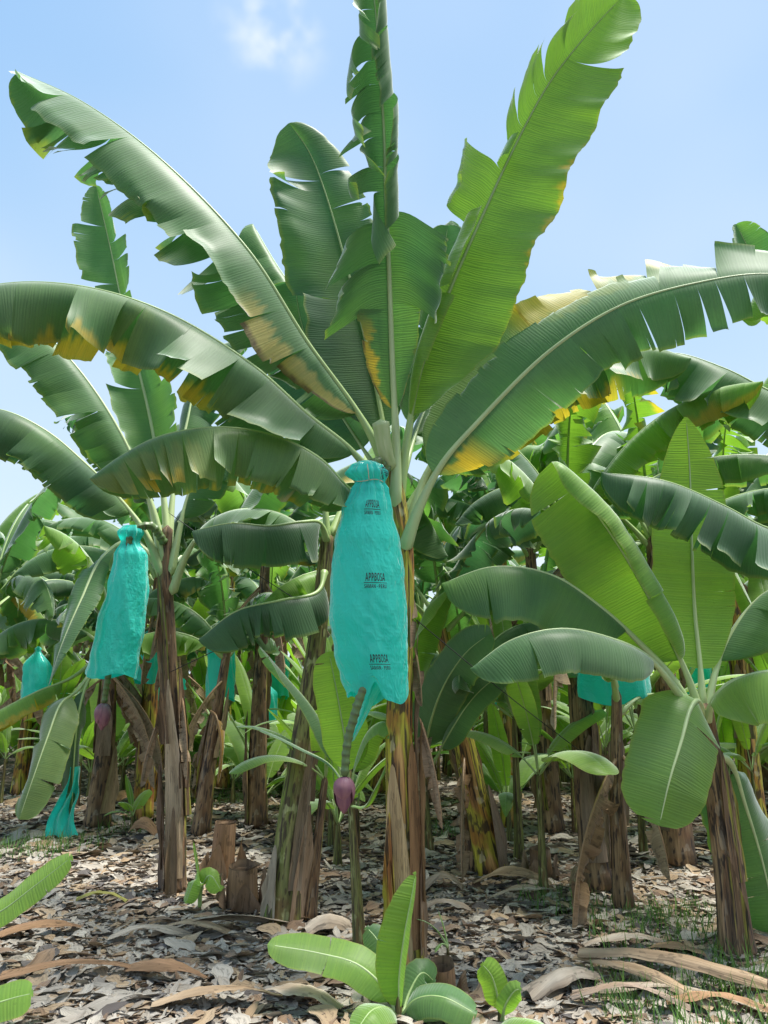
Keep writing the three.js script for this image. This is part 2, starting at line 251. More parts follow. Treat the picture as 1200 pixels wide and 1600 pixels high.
function budGeo(len, rad, seed) {                                 // hangs from its origin along -y
  const pts = [[0.02, 0], [0.45, -0.04], [0.82, -0.16], [1, -0.33], [0.96, -0.5], [0.78, -0.68], [0.5, -0.84], [0.22, -0.95], [0.02, -1]];
  const c = new THREE.CatmullRomCurve3(pts.map(([r, y]) => V(r * rad, y * len, 0)));
  const body = gridGeo(22, 18, (i, j) => { const q = c.getPoint(i / 22), a = j / 18 * 2 * Math.PI, k = 1 + 0.07 * Math.sin(a * 2.5 + q.y / len * 4 + seed) + 0.03 * Math.sin(a * 7 + seed); const n = vnoise(a * 3, q.y / len * 6, seed); return { p: V(Math.cos(a) * q.x * k, q.y, Math.sin(a) * q.x * k), u: j / 18 * 0.5, v: i / 22 * 0.6, c: mix3([0.15, 0.05, 0.09], [0.27, 0.12, 0.14], n) }; }, true);
  const bract = gridGeo(10, 10, (i, j) => { const f = i / 10, a = (j / 10 - 0.5) * 2.4 * Math.sqrt(Math.sin(Math.PI * clamp(0.12 + f * 0.86))) + seed, q = c.getPoint(0.05 + f * 0.72), r = q.x * 1.05 + 0.004 + 0.012 * f * f; return { p: V(Math.cos(a) * r, q.y * 0.98, Math.sin(a) * r), u: j / 10 * 0.3, v: f * 0.4, c: mix3([0.17, 0.06, 0.10], [0.30, 0.14, 0.15], vnoise(j * 0.6, f * 5, seed + 3)) }; }, true);
  return [body, bract];
}
function addStalk(plant, pts, r, budLen, seed) {                  // peduncle with the scars of fallen flowers, and the bud at its end
  const line = new Line3(pts, 100), n = Math.max(30, Math.ceil(line.length / 0.012));
  const st = mesh('fruit_stalk', sweep(line, (t) => lerp(r, r * 0.62, t), { nu: n, nv: 12, base: plant.position, bumpy: (t, a) => { const h = t * line.length / 0.045, f = h - Math.floor(h), b = hash2(Math.floor(h), 3, seed) * 6.3; return 1 + 0.38 * Math.exp(-Math.pow((f - 0.5) / 0.16, 2)) * (0.6 + 0.4 * Math.cos(a - b)); }, color: (t, a) => { const h = t * line.length / 0.045, f = h - Math.floor(h); return mix3([0.10, 0.17, 0.045], [0.05, 0.06, 0.025], 0.8 * Math.exp(-Math.pow((f - 0.62) / 0.12, 2))); } }), ribMat, plant);
  if (budLen) { const [b, br] = budGeo(budLen, budLen * 0.25, seed), bd = mesh('flower_bud', b, budMat, st), e = line.at(1).sub(plant.position); bd.position.copy(e).add(V(0, 0.008, 0)); for (let k = 0; k < 3; k++) { const bm = mesh('bract', br, budMat, st); bm.position.copy(bd.position); bm.rotation.y = k * 2.2; bm.scale.set(1 + 0.03 * k, [1, 0.72, 0.88][k], 1 + 0.03 * k); } }
  return st;
}

// ================================================================ the setting: ground
{
  const g = new THREE.PlaneGeometry(80, 80, 320, 320); g.rotateX(-Math.PI / 2);
  const p = g.attributes.position, uv = g.attributes.uv;
  for (let i = 0; i < p.count; i++) { const x = p.getX(i), z = p.getZ(i), d = Math.hypot(x, z); p.setY(i, (fbm(x * 0.9 + 40, z * 0.9 + 40, 90, 4) - 0.5) * 0.07 * (1 - sstep(30, 39, d)) - 0.012); uv.setXY(i, x / 2.2, z / 2.2); }
  g.computeVertexNormals();
  const gm = new THREE.MeshStandardMaterial({ map: groundMap, bumpMap: groundBump, bumpScale: 0.03, roughness: 1 });
  tag(mesh('ground', g, gm, scene), 'bare brown plantation soil under dry leaf litter', null, null, 'structure');
  const far = new THREE.RingGeometry(38, 900, 64, 6); far.rotateX(-Math.PI / 2); const fp = far.attributes.position, fu = far.attributes.uv;
  for (let i = 0; i < fp.count; i++) { fu.setXY(i, fp.getX(i) / 2.2, fp.getZ(i) / 2.2); fp.setY(i, -0.05); }
  tag(mesh('far_ground', far, gm, scene), 'flat plantation ground stretching away to the horizon', null, null, 'structure');
}
const groundY = (x, z) => (fbm(x * 0.9 + 40, z * 0.9 + 40, 90, 4) - 0.5) * 0.07 - 0.012;
const onGround = (px, py) => { const g = G(px, py); g.y = groundY(g.x, g.z); return g; };

// ================================================================ plants placed one by one
// bag: rows of [py, left px, right px] at a distance, bottom(a) shortens or lengthens the hem
function bagGeo(rows, d, seed, { neck = 0.1, hem = () => 0, depth = 0.75, folds = 0.05, base = base0, nu = 70, nv = 96 } = {}) {
  const y0 = rows[0][0], y1 = rows[rows.length - 1][0];
  const row = (y) => { let k = 0; while (k < rows.length - 2 && y > rows[k + 1][0]) k++; const a = rows[k], b = rows[k + 1], f = clamp((y - a[0]) / (b[0] - a[0])), s = f * f * (3 - 2 * f); return [lerp(a[1], b[1], s), lerp(a[2], b[2], s)]; };
  return gridGeo(nu, nv, (i, j) => {
    const f = i / nu, ang = j / nv * 2 * Math.PI, yb = lerp(y0, y1, f), py = yb + hem(ang) * sstep(0.88, 1, f);
    const [l, r] = row(yb), c = P((l + r) / 2, py, d), e = P(r, py, d), hw = Math.max(0.004, e.distanceTo(c));
    const nk = Math.exp(-Math.pow((f - neck) / 0.10, 2));
    const k = 1 + (0.16 * nk + folds * 0.6) * Math.sin(ang * 11 + seed + 2 * fbm(f * 3, seed, 3, 2)) * 0.5 + folds * (fbm(Math.cos(ang) * 2.2 + 5, Math.sin(ang) * 2.2 + f * 5, seed, 3) - 0.5) * 3 + 0.10 * nk * Math.sin(ang * 19 + seed * 2) * 0.5 + 0.02 * (vnoise(Math.cos(ang) * 9 + f * 30, Math.sin(ang) * 9 + f * 22, seed + 2) - 0.5) * 2;
    return { p: V(c.x - Math.sin(ang) * hw * k, c.y, c.z - Math.cos(ang) * hw * depth * k).sub(base), u: j / nv, v: 1 - f };
  });
}
function bag(name, rows, d, seed, label, opt = {}) {
  const [y0, l, r] = rows[0], b = P((l + r) / 2, y0, d), o = new THREE.Mesh(bagGeo(rows, d, seed, { ...opt, base: b }), opt.mat || bagMat); o.name = numbered(name); o.position.copy(b); o.castShadow = o.receiveShadow = true; scene.add(o); return tag(o, label, 'fruit bag', 'plastic bags over the banana bunches');
}
const UPV = V(0, 1, 0);

function deadSkirt(pl, starts, seed) {                              // narrow dried leaf remains that hang down the stem
  starts.forEach((p, i) => { const R = rng(seed * 31 + i), A = arcLeaf(p, R() * 3.14, -66, 22, 0.3 + 0.4 * R(), 7); addLeaf(pl, { pts: A.pts, side: A.side, tb: 0.1, seed: seed * 7 + i, step: 0.03, nv: 6, ribn: 14, ribv: 6, mat: dryMat, color: mix3(C.dry, C.drybrown, R()), color2: C.drygrey, rim: 0, rib: C.drybrown, both: { a: -50, d: 60, w: 0.05 + 0.04 * R(), tears: 5, wave: 40 }, rag: 2, r0: 0.012, r1: 0.008 }, 'dead_leaf'); });
}
// ---------------------------------------------------------------- the main plant
const mainBase = onGround(631, 1500), MD = -mainBase.z;
const mainPlant = thing('banana_plant', mainBase, 'tall banana plant in the middle with brown and yellow stem and spreading torn leaves', 'banana plant', 'banana plants in the rows');
{
  const D = MD, pl = mainPlant;
  const stemPts = [mainBase.clone().add(V(0, -0.03, 0)), P(629, 1330, D), P(624, 1150, D), P(628, 1000, D), P(631, 860, D), P(618, 760, D), P(612, 700, D)];
  const line = new Line3(stemPts, 80), rad = (t) => lerp(0.115, 0.058, Math.pow(t, 0.8));
  const st = mesh('pseudostem', stemGeo(stemPts, 0.115, 0.05, mainBase, 3, { step: 0.03, nv: 40 }), stemA, pl);
  mesh('dry_sheath', sheathGeo(line, rad, 0.02, 0.36, -2.0, 1.7, mainBase, 5, { col: [0.74, 0.54, 0.28], pointed: 0.55, flare: 0.012 }), huskMat, st, 'tan pointed dry sheath peeling off the stem');
  mesh('dry_sheath', sheathGeo(line, rad, 0.04, 0.40, -0.75, 1.0, mainBase, 9, { col: [0.36, 0.19, 0.08], pointed: 0.15, flare: 0.010 }), huskMat, st, 'dark brown dry sheath with a torn top');
  mesh('dry_sheath', sheathGeo(line, rad, 0.34, 0.62, 0.1, 0.8, mainBase, 12, { col: [0.42, 0.30, 0.21], pointed: 0.5, flare: 0.02 }), huskMat, st);
  mesh('dry_sheath', sheathGeo(line, rad, 0.0, 0.28, 1.2, 2.4, mainBase, 15, { col: [0.40, 0.28, 0.18], pointed: 0.4, flare: 0.02 }), huskMat, st);
  mesh('dry_sheath', sheathGeo(line, rad, 0.0, 0.2, -0.4, 0.9, mainBase, 18, { col: [0.46, 0.30, 0.19], pointed: 0.6, flare: 0.02 }), huskMat, st);
  for (let i = 0; i < 4; i++) { const t0 = hash2(i, 1, 8) * 0.55; mesh('dry_sheath', sheathGeo(line, rad, t0, t0 + 0.12 + 0.22 * hash2(i, 2, 8), -1.6 + (hash2(i, 3, 8) - 0.5) * 3.4, 0.5 + 0.6 * hash2(i, 4, 8), mainBase, 60 + i, { col: mix3([0.72, 0.54, 0.28], [0.34, 0.20, 0.09], hash2(i, 5, 8)), pointed: 0.2 + 0.5 * hash2(i, 6, 8), flare: 0.018 + 0.02 * hash2(i, 7, 8), off: 0.009 + 0.002 * i }), i % 3 ? huskMat : stemA, st); }
  // stub of a cut leaf stalk
  mesh('cut_stub', sweep(new Line3([P(612, 735, D - .06), P(602, 705, D - .12), P(594, 655, D - .16)], 30), (t) => lerp(0.042, 0.058, t), { nu: 14, nv: 16, base: mainBase, squash: 0.8, color: (t, a) => mix3([0.30, 0.40, 0.14], [0.50, 0.55, 0.30], vnoise(a * 2, t * 4, 3)) }), ribMat, pl, 'pale green stub of a cut leaf stalk');
  const big = { step: 0.022, nv: 14, ribn: 60, ribv: 12 };
  // long leaf arching up to the left; near half shows its grey-green face
  addLeaf(pl, { ...big, seed: 11, pts: path([[606, 740, D], [585, 690, D - .03], [556, 640, D - .08], [480, 535, D - .25], [388, 392, D - .42], [250, 248, D - .55], [130, 160, D - .6], [28, 112, D - .55]]), tb: 0.12, up: V(0.45, 0.8, -0.1), color: C.mature, color2: C.pale, r0: 0.042, r1: 0.020,
    L: { split: 0.2, a: -46, d: 30, w: 0.46, wave: 10, cuts: [0.16, 0.245, 0.455, 0.70, 0.86], sweep: 0.05, gap: 0.004, seg: (k) => ({ dA: [0, 3, 6, -4, 5, 12][k], dD: [20, 8, 6, -2, -6, -26][k], w: [0.72, 0.95, 0.9, 1, 0.94, 0.9][k], sw: 0, curl: 0 }) },
    R: { a: -34, d: 60, w: 0.54, tears: 6, sweep: 0.1, gap: 0.008 }, rag: 1.2, rim: 0.25,
    yellow: [{ sgn: -1, s0: -0.1, s1: 0.30, v: 0.42, burn: 1, k: 0.9, c: [0.92, 0.70, 0.20] }, { sgn: 1, s0: 0.3, s1: 1, v: 0.86, k: 0.6, c: C.lime }] });
  // left leaf leaving the frame
  addLeaf(pl, { ...big, seed: 21, pts: path([[608, 790, D], [575, 735, D - .08], [545, 700, D - .14], [480, 648, D - .3], [395, 572, D - .5], [262, 490, D - .72], [130, 448, D - .85], [0, 444, D - .95], [-110, 480, D - 1.0]]), tb: 0.13, up: V(0.15, 1, 0), color: C.mature, color2: [0.20, 0.31, 0.08], r0: 0.042, r1: 0.020,
    L: { a: -30, d: 62, w: 0.46, wave: 8, cuts: [0.12, 0.26, 0.34, 0.46, 0.56, 0.60, 0.70, 0.82], seg: (k) => ({ dA: [0, 8, -8, 10, -6, -20, 6, -8, 6][k], dD: [10, -14, 10, -18, 4, 30, -8, 16, 0][k], w: [0.8, 1, 0.95, 1, 1, 0.85, 0.95, 1, 1][k], sw: [0, .1, -.1, .15, -.05, .2, -.1, .1, 0][k] }) },
    R: { a: -14, d: 74, w: 0.48, tears: 3 }, yellow: [{ sgn: 1, s0: 0.3, s1: 1.2, v: 0.62, k: 0.95 }, { sgn: -1, s0: 0.58, s1: 1.2, v: 0.86, k: 0.8 }, { sgn: -1, s0: 0.52, s1: 0.6, v: 0.2, k: 0.3, c: C.lime }] });
  // lower left leaf
  addLeaf(pl, { ...big, seed: 31, pts: path([[610, 830, D], [580, 790, D - .1], [545, 765, D - .18], [500, 718, D - .3], [430, 682, D - .45], [340, 668, D - .58], [250, 682, D - .66], [190, 712, D - .7], [140, 748, D - .72]]), tb: 0.14, split: 0.8, color: [0.14, 0.32, 0.06], color2: [0.28, 0.40, 0.09], r0: 0.038, r1: 0.018,
    L: { a: -30, d: 60, w: 0.40, wave: 10, cuts: [0.28, 0.44, 0.50, 0.58, 0.68, 0.74, 0.78, 0.83, 0.88, 0.93] }, R: { a: -10, d: 78, w: 0.42, tears: 2 },
    yellow: [{ sgn: -1, s0: 0.6, s1: 1.2, v: 0.3, k: 0.55, c: [0.34, 0.38, 0.08] }, { sgn: -1, s0: 0.66, s1: 0.9, v: 0.8, k: 0.9 }, { sgn: 1, s0: 0.1, s1: 0.7, v: 0.86, k: 0.7 }] });
  // upright leaf left of the centre
  addLeaf(pl, { ...big, seed: 41, pts: path([[612, 760, D + .02], [600, 670, D + .06], [578, 560, D + .12], [548, 440, D + .16], [508, 300, D + .16], [482, 235, D + .14], [452, 192, D + .08]]), tb: 0.14, up: V(-0.25, 0.25, -1), color: C.deep, color2: C.fresh, r1: 0.018,
    R: { split: 0.06, a: 4, d: 26, w: 0.46, wave: 6, cuts: [0.40, 0.76, 0.80], gap: 0.01, seg: (k) => ({ dA: [10, 0, 14, 6][k], dD: [-10, 0, 40, -6][k], w: [0.98, 1, 0.9, 1][k] }) }, L: { a: -22, d: -30, w: 0.30, cuts: [0.45, 0.7, 0.82], wave: 8 } });
  // tall centre leaf, nearest to the camera at the top, seen from below
  addLeaf(pl, { ...big, seed: 51, pts: path([[618, 800, D - .03], [619, 700, D - .06], [613, 560, D - .14], [608, 420, D - .22], [603, 300, D - .3], [600, 200, D - .36], [592, 90, D - .42], [585, 0, D - .46], [560, -110, D - .45]]), tb: 0.16, up: V(0, 0.35, -1), color: C.mature, r0: 0.044, r1: 0.022, rib: C.ribp,
    R: { a: 10, d: 116, w: 0.42, wave: 18, pow: 0.9, cuts: [0.19, 0.28, 0.36, 0.42, 0.47, 0.53, 0.58, 0.64, 0.69, 0.75, 0.8, 0.86, 0.92], gap: 0.03, seg: (k, s, R) => k === 0 ? { dA: 0, dD: -80, w: 0.62, curl: 0 } : k < 3 ? { dA: 10, dD: -20, sw: -0.9, w: 1.25, curl: -40 } : { dA: -24 + 40 * R(), dD: 90 * R() - 30, sw: -0.8 - 1.2 * R(), w: 0.7 + 0.5 * R(), curl: 70 - 150 * R() } },
    L: { a: 4, d: 128, w: 0.32, wave: 18, pow: 0.9, cuts: [0.20, 0.38, 0.5, 0.62, 0.76, 0.9], gap: 0.016, seg: (k, s, R) => k === 0 ? { dA: 0, dD: -84, w: 0.66, curl: 0 } : k === 1 ? { dA: 10, dD: -30, sw: -0.95, w: 1.45, curl: 50 } : { dA: -16 + 12 * R(), dD: 40 * R() + 10, sw: -1.3, w: 0.85, curl: 50 - 70 * R() } },
    yellow: [{ sgn: 1, s0: -0.1, s1: 0.17, v: 0.55, k: 1, burn: 1 }, { sgn: -1, s0: -0.1, s1: 0.12, v: 0.85, k: 0.6 }] });
  // tall right leaf: right half backlit, left half folded over towards the camera
  addLeaf(pl, { ...big, seed: 61, pts: path([[622, 800, D + .02], [634, 700, D + .0], [656, 580, D - .02], [704, 450, D - .06], [757, 330, D - .1], [806, 225, D - .14], [858, 130, D - .17], [912, 60, D - .18], [975, -8, D - .16]]), tb: 0.15, up: V(0.25, 0.4, -1), color: C.fresh, color2: C.young, r0: 0.042, r1: 0.02,
    L: { split: 0, a: 2, d: 22, w: 0.52, wave: 14, cuts: [0.80], gap: 0.008, sweep: 0.1, seg: (k) => ({ dA: 0, dD: [0, 20][k], w: [1, 0.92][k], curl: 0, sw: 0 }) },
    R: { split: 0.1, a: -20, d: 165, w: 0.44, wave: 8, cuts: [0.22, 0.38, 0.52, 0.57, 0.62, 0.69, 0.73, 0.80], gap: 0.006, pow: 0.8, seg: (k) => ({ dA: [0, 6, 30, 0, 20, 14, 24, 18, 24][k], dD: [0, -10, -70, -20, -70, -60, -76, -66, -80][k], w: [0.7, 0.85, 1.0, 0.5, 0.62, 0.75, 0.66, 0.7, 0.75][k], sw: [0, 0, -0.35, 0, 0.5, 0.6, 0.5, 0.6, 0.4][k], curl: [0, 10, 20, 0, 20, 10, 20, 10, 0][k] }) },
    yellow: [{ sgn: -1, s0: 0.1, s1: 0.65, v: 0.95, k: 0.9 }] });
  // right arching leaf
  addLeaf(pl, { ...big, seed: 71, pts: path([[630, 865, D - .03], [652, 800, D - .10], [690, 726, D - .18], [745, 662, D - .28], [860, 548, D - .5], [970, 478, D - .66], [1090, 442, D - .78], [1200, 428, D - .86], [1290, 446, D - .9]]), tb: 0.17, up: V(-0.05, 1, 1.5), color: C.mature, color2: C.pale, r0: 0.05, r1: 0.022, rib: C.ribp,
    R: { a: -6, d: 44, w: 0.38, wave: 12, cuts: [0.13, 0.30, 0.44, 0.50, 0.56, 0.60, 0.68, 0.73, 0.77, 0.83, 0.88, 0.93], seg: (k) => ({ dD: [-6, 6, -4, 14, -8, 10, 0, 18, 6, 24, 0, 10, 0][k] }) },
    L: { a: 14, d: 16, w: 0.36, wave: 7, cuts: [0.66, 0.78], gap: 0.004 },
    yellow: [{ sgn: 1, s0: 0.015, s1: 0.12, v: 0.12, k: 1 }, { sgn: -1, s0: 0.42, s1: 0.62, v: 0.5, k: 0.5, c: C.lime }] });
  // second right leaf just behind it, its underside showing below
  addLeaf(pl, { ...big, seed: 81, pts: path([[626, 820, D + .03], [660, 760, D + .06], [712, 690, D + .1], [800, 612, D + .12], [900, 560, D + .1], [1000, 540, D + .05], [1080, 560, D]]), tb: 0.2, color: C.mature, r0: 0.042, r1: 0.02,
    R: { a: -20, d: 64, w: 0.42, tears: 3 }, L: { a: -14, d: 66, w: 0.46, tears: 1.2 }, yellow: [{ sgn: -1, s0: 0.2, s1: 0.75, v: 0.6, k: 0.85 }, { sgn: 1, s0: 0.2, s1: 0.8, v: 0.85, k: 0.8 }] });
  addLeaf(pl, { ...big, seed: 72, pts: path([[632, 850, D], [664, 745, D + .02], [720, 660, D + .06], [800, 570, D + .1], [900, 495, D + .12], [1000, 448, D + .1], [1092, 434, D + .05]]), tb: 0.2, up: V(-0.05, 1, 1.2), split: 0.2, color: [0.17, 0.36, 0.06], color2: [0.26, 0.40, 0.06], r0: 0.036, r1: 0.018, rib: C.ribp, R: { a: -8, d: 30, w: 0.2, tears: 1 }, L: { a: 14, d: 12, w: 0.38, wave: 8, cuts: [0.5, 0.72, 0.86] }, yellow: [{ sgn: -1, s0: 0.45, s1: 0.75, v: 0.3, k: 0.7 }, { sgn: -1, s0: 0.75, s1: 1.2, v: 0.5, k: 0.6 }] });
  addLeaf(pl, { ...big, seed: 95, pts: path([[624, 760, D + .08], [646, 650, D + .16], [664, 560, D + .22], [684, 460, D + .26], [700, 352, D + .28]]), tb: 0.22, up: V(0.2, 0.3, -1), color: C.mature, both: { a: -4, d: 50, w: 0.26, tears: 4 } });
  addLeaf(pl, { ...big, seed: 96, pts: path([[608, 740, D + .08], [588, 640, D + .2], [560, 540, D + .3], [545, 440, D + .36], [548, 360, D + .38]]), tb: 0.2, up: V(0.1, 0.3, -1), color: C.fresh, both: { a: -4, d: 40, w: 0.26, tears: 2.5 } });
  // leaves behind the crown
  addLeaf(pl, { ...big, seed: 91, pts: path([[622, 760, D + .1], [645, 640, D + .3], [668, 520, D + .5], [688, 420, D + .65], [705, 345, D + .75]]), tb: 0.3, up: V(0.1, 0.3, 1), color: C.pale, rib: C.ribp, L: { a: 20, d: 70, w: 0.22, tears: 10 }, R: { a: 20, d: 60, w: 0.24, tears: 9 } });
  addLeaf(pl, { ...big, seed: 92, pts: path([[606, 740, D + .1], [560, 620, D + .4], [490, 500, D + .7], [430, 410, D + .9], [395, 350, D + 1.0]]), tb: 0.25, color: C.mature, both: { a: -4, d: 80, w: 0.34, tears: 5 } });
  addLeaf(pl, { ...big, seed: 93, pts: path([[622, 770, D + .1], [660, 650, D + .5], [700, 580, D + .9], [745, 548, D + 1.2], [785, 560, D + 1.4]]), tb: 0.25, color: C.mature, both: { a: 0, d: 85, w: 0.38, tears: 4 } });
  addLeaf(pl, { ...big, seed: 94, pts: path([[608, 760, D + .1], [560, 690, D + .3], [500, 590, D + .5], [470, 500, D + .6], [460, 440, D + .6]]), tb: 0.2, up: V(0.2, 0.3, -1), color: C.deep, both: { a: -4, d: 20, w: 0.40, tears: 2 } });
  deadSkirt(pl, [P(648, 1010, D + .02), P(640, 880, D + .06), P(655, 1120, D + .03)], 5);
  // fruit stalk inside the bag and the flower bud below it
  addStalk(pl, path([[606, 738, D - .08], [590, 722, D - .16], [577, 745, D - .24], [575, 850, D - .26], [576, 980, D - .27], [572, 1060, D - .34], [556, 1110, D - .36], [543, 1160, D - .36], [538, 1215, D - .36]]), 0.034, 0.20, 4);
}
// bag over the main bunch, printed three times
{
  const D = MD - 0.26, cv = document.createElement('canvas'); cv.width = 1024; cv.height = 2048; const x = cv.getContext('2d');
  x.fillStyle = '#ffffff'; x.fillRect(0, 0, 1024, 2048);
  const put = (cx, cy, s, rot) => { x.save(); x.translate(cx, cy); x.rotate(rot || 0); x.scale(s, 0.74); x.fillStyle = '#2c3436'; x.textAlign = 'center'; x.textBaseline = 'middle'; x.font = 'bold 128px sans-serif'; x.save(); x.scale(0.27, 1); x.fillText('APPBOSA', 0, -50); x.restore(); x.fillRect(-88, 10, 176, 8); x.font = 'bold 62px sans-serif'; x.save(); x.scale(0.40, 1); x.fillText('SAMAN - PERU', 0, 54); x.restore(); x.restore(); };
  put(548, 432, 0.62); put(548, 1062, 0.58); put(550, 1745, 0.58); put(690, 110, 0.6, 1.2);
  const t = new THREE.CanvasTexture(cv); t.colorSpace = THREE.SRGBColorSpace; t.wrapS = THREE.RepeatWrapping;
  const m = bagMat.clone(); m.map = t;
  bag('fruit_bag', [[721, 562, 584], [728, 548, 598], [740, 541, 605], [754, 556, 600], [766, 549, 606], [800, 534, 614], [850, 522, 626], [900, 517, 632], [960, 515, 635], [1020, 523, 636], [1060, 533, 637], [1092, 543, 638]], D, 3, 'large printed turquoise plastic bag covering the bunch on the middle plant', { mat: m, neck: 0.09, depth: 0.62, folds: 0.028, nu: 110, nv: 140, hem: (a) => 8 * Math.sin(a * 2 + 1) + 5 * Math.sin(a * 5) - 34 * Math.exp(-Math.pow((a - 3.05) / 0.22, 2)) });
  const tw = thing('bag_twine', P(577, 753, D), 'thin pale twine tied round the neck of the printed bag', 'twine'); const c = P(577, 754, D), pts = []; for (let i = 0; i <= 24; i++) { const a = i / 24 * 2 * Math.PI; pts.push(V(c.x + Math.sin(a) * 0.092, c.y + 0.006 * Math.sin(a * 3), c.z + Math.cos(a) * 0.060)); }
  const tm = new THREE.MeshStandardMaterial({ color: new THREE.Color(0.55, 0.52, 0.38), roughness: 0.9 });
  mesh('loop', sweep(new Line3(pts, 60), () => 0.003, { nu: 60, nv: 6, base: tw.position }), tm, tw); mesh('loose_end', sweep(new Line3([c.clone().add(V(0, 0, 0.06)), c.clone().add(V(-0.005, 0.05, 0.085)), c.clone().add(V(-0.012, 0.10, 0.08))], 20), () => 0.0028, { nu: 16, nv: 6, base: tw.position }), tm, tw);
  // torn tail of film hanging from the hem
  const tb = P(572, 1075, D + .06), tail = gridGeo(20, 8, (i, j) => { const f = i / 20, v = j / 8 - 0.5, c = P(lerp(588, 548, f), lerp(1062, 1160, f), D + .05), w = 0.13 * (1 - 0.72 * f); return { p: V(c.x + v * w, c.y + 0.02 * v, c.z + 0.03 * Math.cos(v * 6) + 0.012 * Math.sin(f * 9)).sub(tb), u: v * 0.2, v: f * 0.3 }; });
  const tl = mesh('torn_film', tail, bagMat, scene); tl.position.copy(tb); tag(tl, 'torn turquoise plastic strip hanging beside the fruit stalk', 'plastic film');
}

// ---------------------------------------------------------------- the left plant
const leftBase = onGround(272, 1392), LD = -leftBase.z;
const leftPlant = thing('banana_plant', leftBase, 'banana plant left of the middle with dark peeling stem and pale leaf stalks', 'banana plant', 'banana plants in the rows');
{
  const D = LD, pl = leftPlant;
  const sp = [leftBase.clone().add(V(0, -0.03, 0)), P(275, 1250, D), P(268, 1100, D), P(262, 960, D), P(258, 880, D), P(262, 820, D)], line = new Line3(sp, 80), rad = (t) => lerp(0.094, 0.055, Math.pow(t, 0.8));
  const st = mesh('pseudostem', stemGeo(sp, 0.094, 0.046, leftBase, 7, { step: 0.04, nv: 36 }), stemB, pl);
  mesh('dry_sheath', sheathGeo(line, rad, 0.05, 0.56, -1.5, 1.6, leftBase, 5, { col: [0.72, 0.56, 0.38], pointed: 0.5, flare: 0.012 }), huskMat, st);
  mesh('dry_sheath', sheathGeo(line, rad, 0.0, 0.34, -2.6, 1.2, leftBase, 8, { col: [0.16, 0.11, 0.08], pointed: 0.3, flare: 0.04 }), huskMat, st);
  mesh('dry_sheath', sheathGeo(line, rad, 0.2, 0.62, -0.4, 1.1, leftBase, 14, { col: [0.30, 0.24, 0.19], pointed: 0.5, flare: 0.03 }), stemB, st);
  mesh('dry_sheath', sheathGeo(line, rad, 0.5, 0.86, -2.0, 1.3, leftBase, 17, { col: [0.34, 0.26, 0.20], pointed: 0.4, flare: 0.02 }), stemB, st);
  for (let i = 0; i < 5; i++) { const t0 = hash2(i, 1, 18) * 0.6; mesh('dry_sheath', sheathGeo(line, rad, t0, t0 + 0.12 + 0.22 * hash2(i, 2, 18), -1.6 + (hash2(i, 3, 18) - 0.5) * 3.4, 0.5 + 0.6 * hash2(i, 4, 18), leftBase, 80 + i, { col: mix3([0.50, 0.38, 0.24], [0.17, 0.11, 0.07], hash2(i, 5, 18)), pointed: 0.2 + 0.5 * hash2(i, 6, 18), flare: 0.02 + 0.025 * hash2(i, 7, 18), off: 0.009 + 0.002 * i }), i % 3 ? huskMat : stemB, st); }
  const k = { step: 0.03, nv: 12, r0: 0.045, r1: 0.02, rib: C.ribp };
  addLeaf(pl, { ...k, seed: 111, pts: path([[256, 905, D], [225, 830, D - .1], [180, 772, D - .2], [130, 722, D - .35], [70, 672, D - .5], [0, 640, D - .62], [-90, 640, D - .7]]), tb: 0.26, color: C.deep, L: { a: -30, d: 60, w: 0.46, wave: 7, tears: 3 }, R: { a: -6, d: 80, w: 0.44, tears: 2.4 } });
  addLeaf(pl, { ...k, seed: 112, pts: path([[264, 880, D + .03], [256, 780, D + .08], [236, 660, D + .16], [215, 570, D + .2], [190, 470, D + .2], [172, 385, D + .18], [150, 290, D + .12]]), tb: 0.2, up: V(-0.2, 0.2, -1), color: C.mature, color2: C.fresh, R: { a: 0, d: 30, w: 0.40, cuts: [0.3, 0.42, 0.46, 0.5, 0.54, 0.66, 0.86], seg: (i) => ({ w: [1, .8, .35, .3, .35, .6, .9, .7][i] }) }, L: { a: -10, d: 40, w: 0.36, cuts: [0.28, 0.45, 0.62, 0.74, 0.8], seg: (i) => ({ w: [1, .6, .35, .5, .6, .5][i] }) } });
  addLeaf(pl, { ...k, seed: 113, pts: path([[258, 890, D], [240, 800, D - .05], [195, 690, D - .1], [140, 600, D - .15], [80, 530, D - .2], [10, 470, D - .2], [-60, 450, D - .2]]), tb: 0.22, up: V(0.4, 0.7, -0.05), color: C.mature, L: { a: -30, d: 50, w: 0.46, wave: 8, tears: 3 }, R: { a: -20, d: 70, w: 0.44, tears: 3 } });
  addLeaf(pl, { ...k, seed: 114, pts: path([[262, 920, D], [238, 872, D + .05], [200, 846, D + .04], [160, 872, D - .12], [126, 940, D - .36], [96, 1010, D - .5], [76, 1072, D - .55]]), tb: 0.36, shape: 'taper', color: C.mature, color2: C.pale, L: { a: 30, d: 60, w: 0.2, tears: 1.4 }, R: { a: 20, d: 40, w: 0.2, tears: 1.5 } });
  addLeaf(pl, { ...k, seed: 115, pts: path([[266, 900, D], [280, 830, D], [300, 760, D + .05], [340, 700, D + .1], [400, 680, D + .1], [450, 700, D + .05]]), tb: 0.26, color: C.mature, both: { a: 0, d: 80, w: 0.36, tears: 2 } });
  addLeaf(pl, { ...k, seed: 116, pts: path([[268, 930, D - .03], [290, 870, D - .1], [318, 828, D - .2], [360, 800, D - .4], [430, 800, D - .6], [500, 840, D - .75]]), tb: 0.26, color: C.mature, both: { a: 4, d: 74, w: 0.34, tears: 2 } });
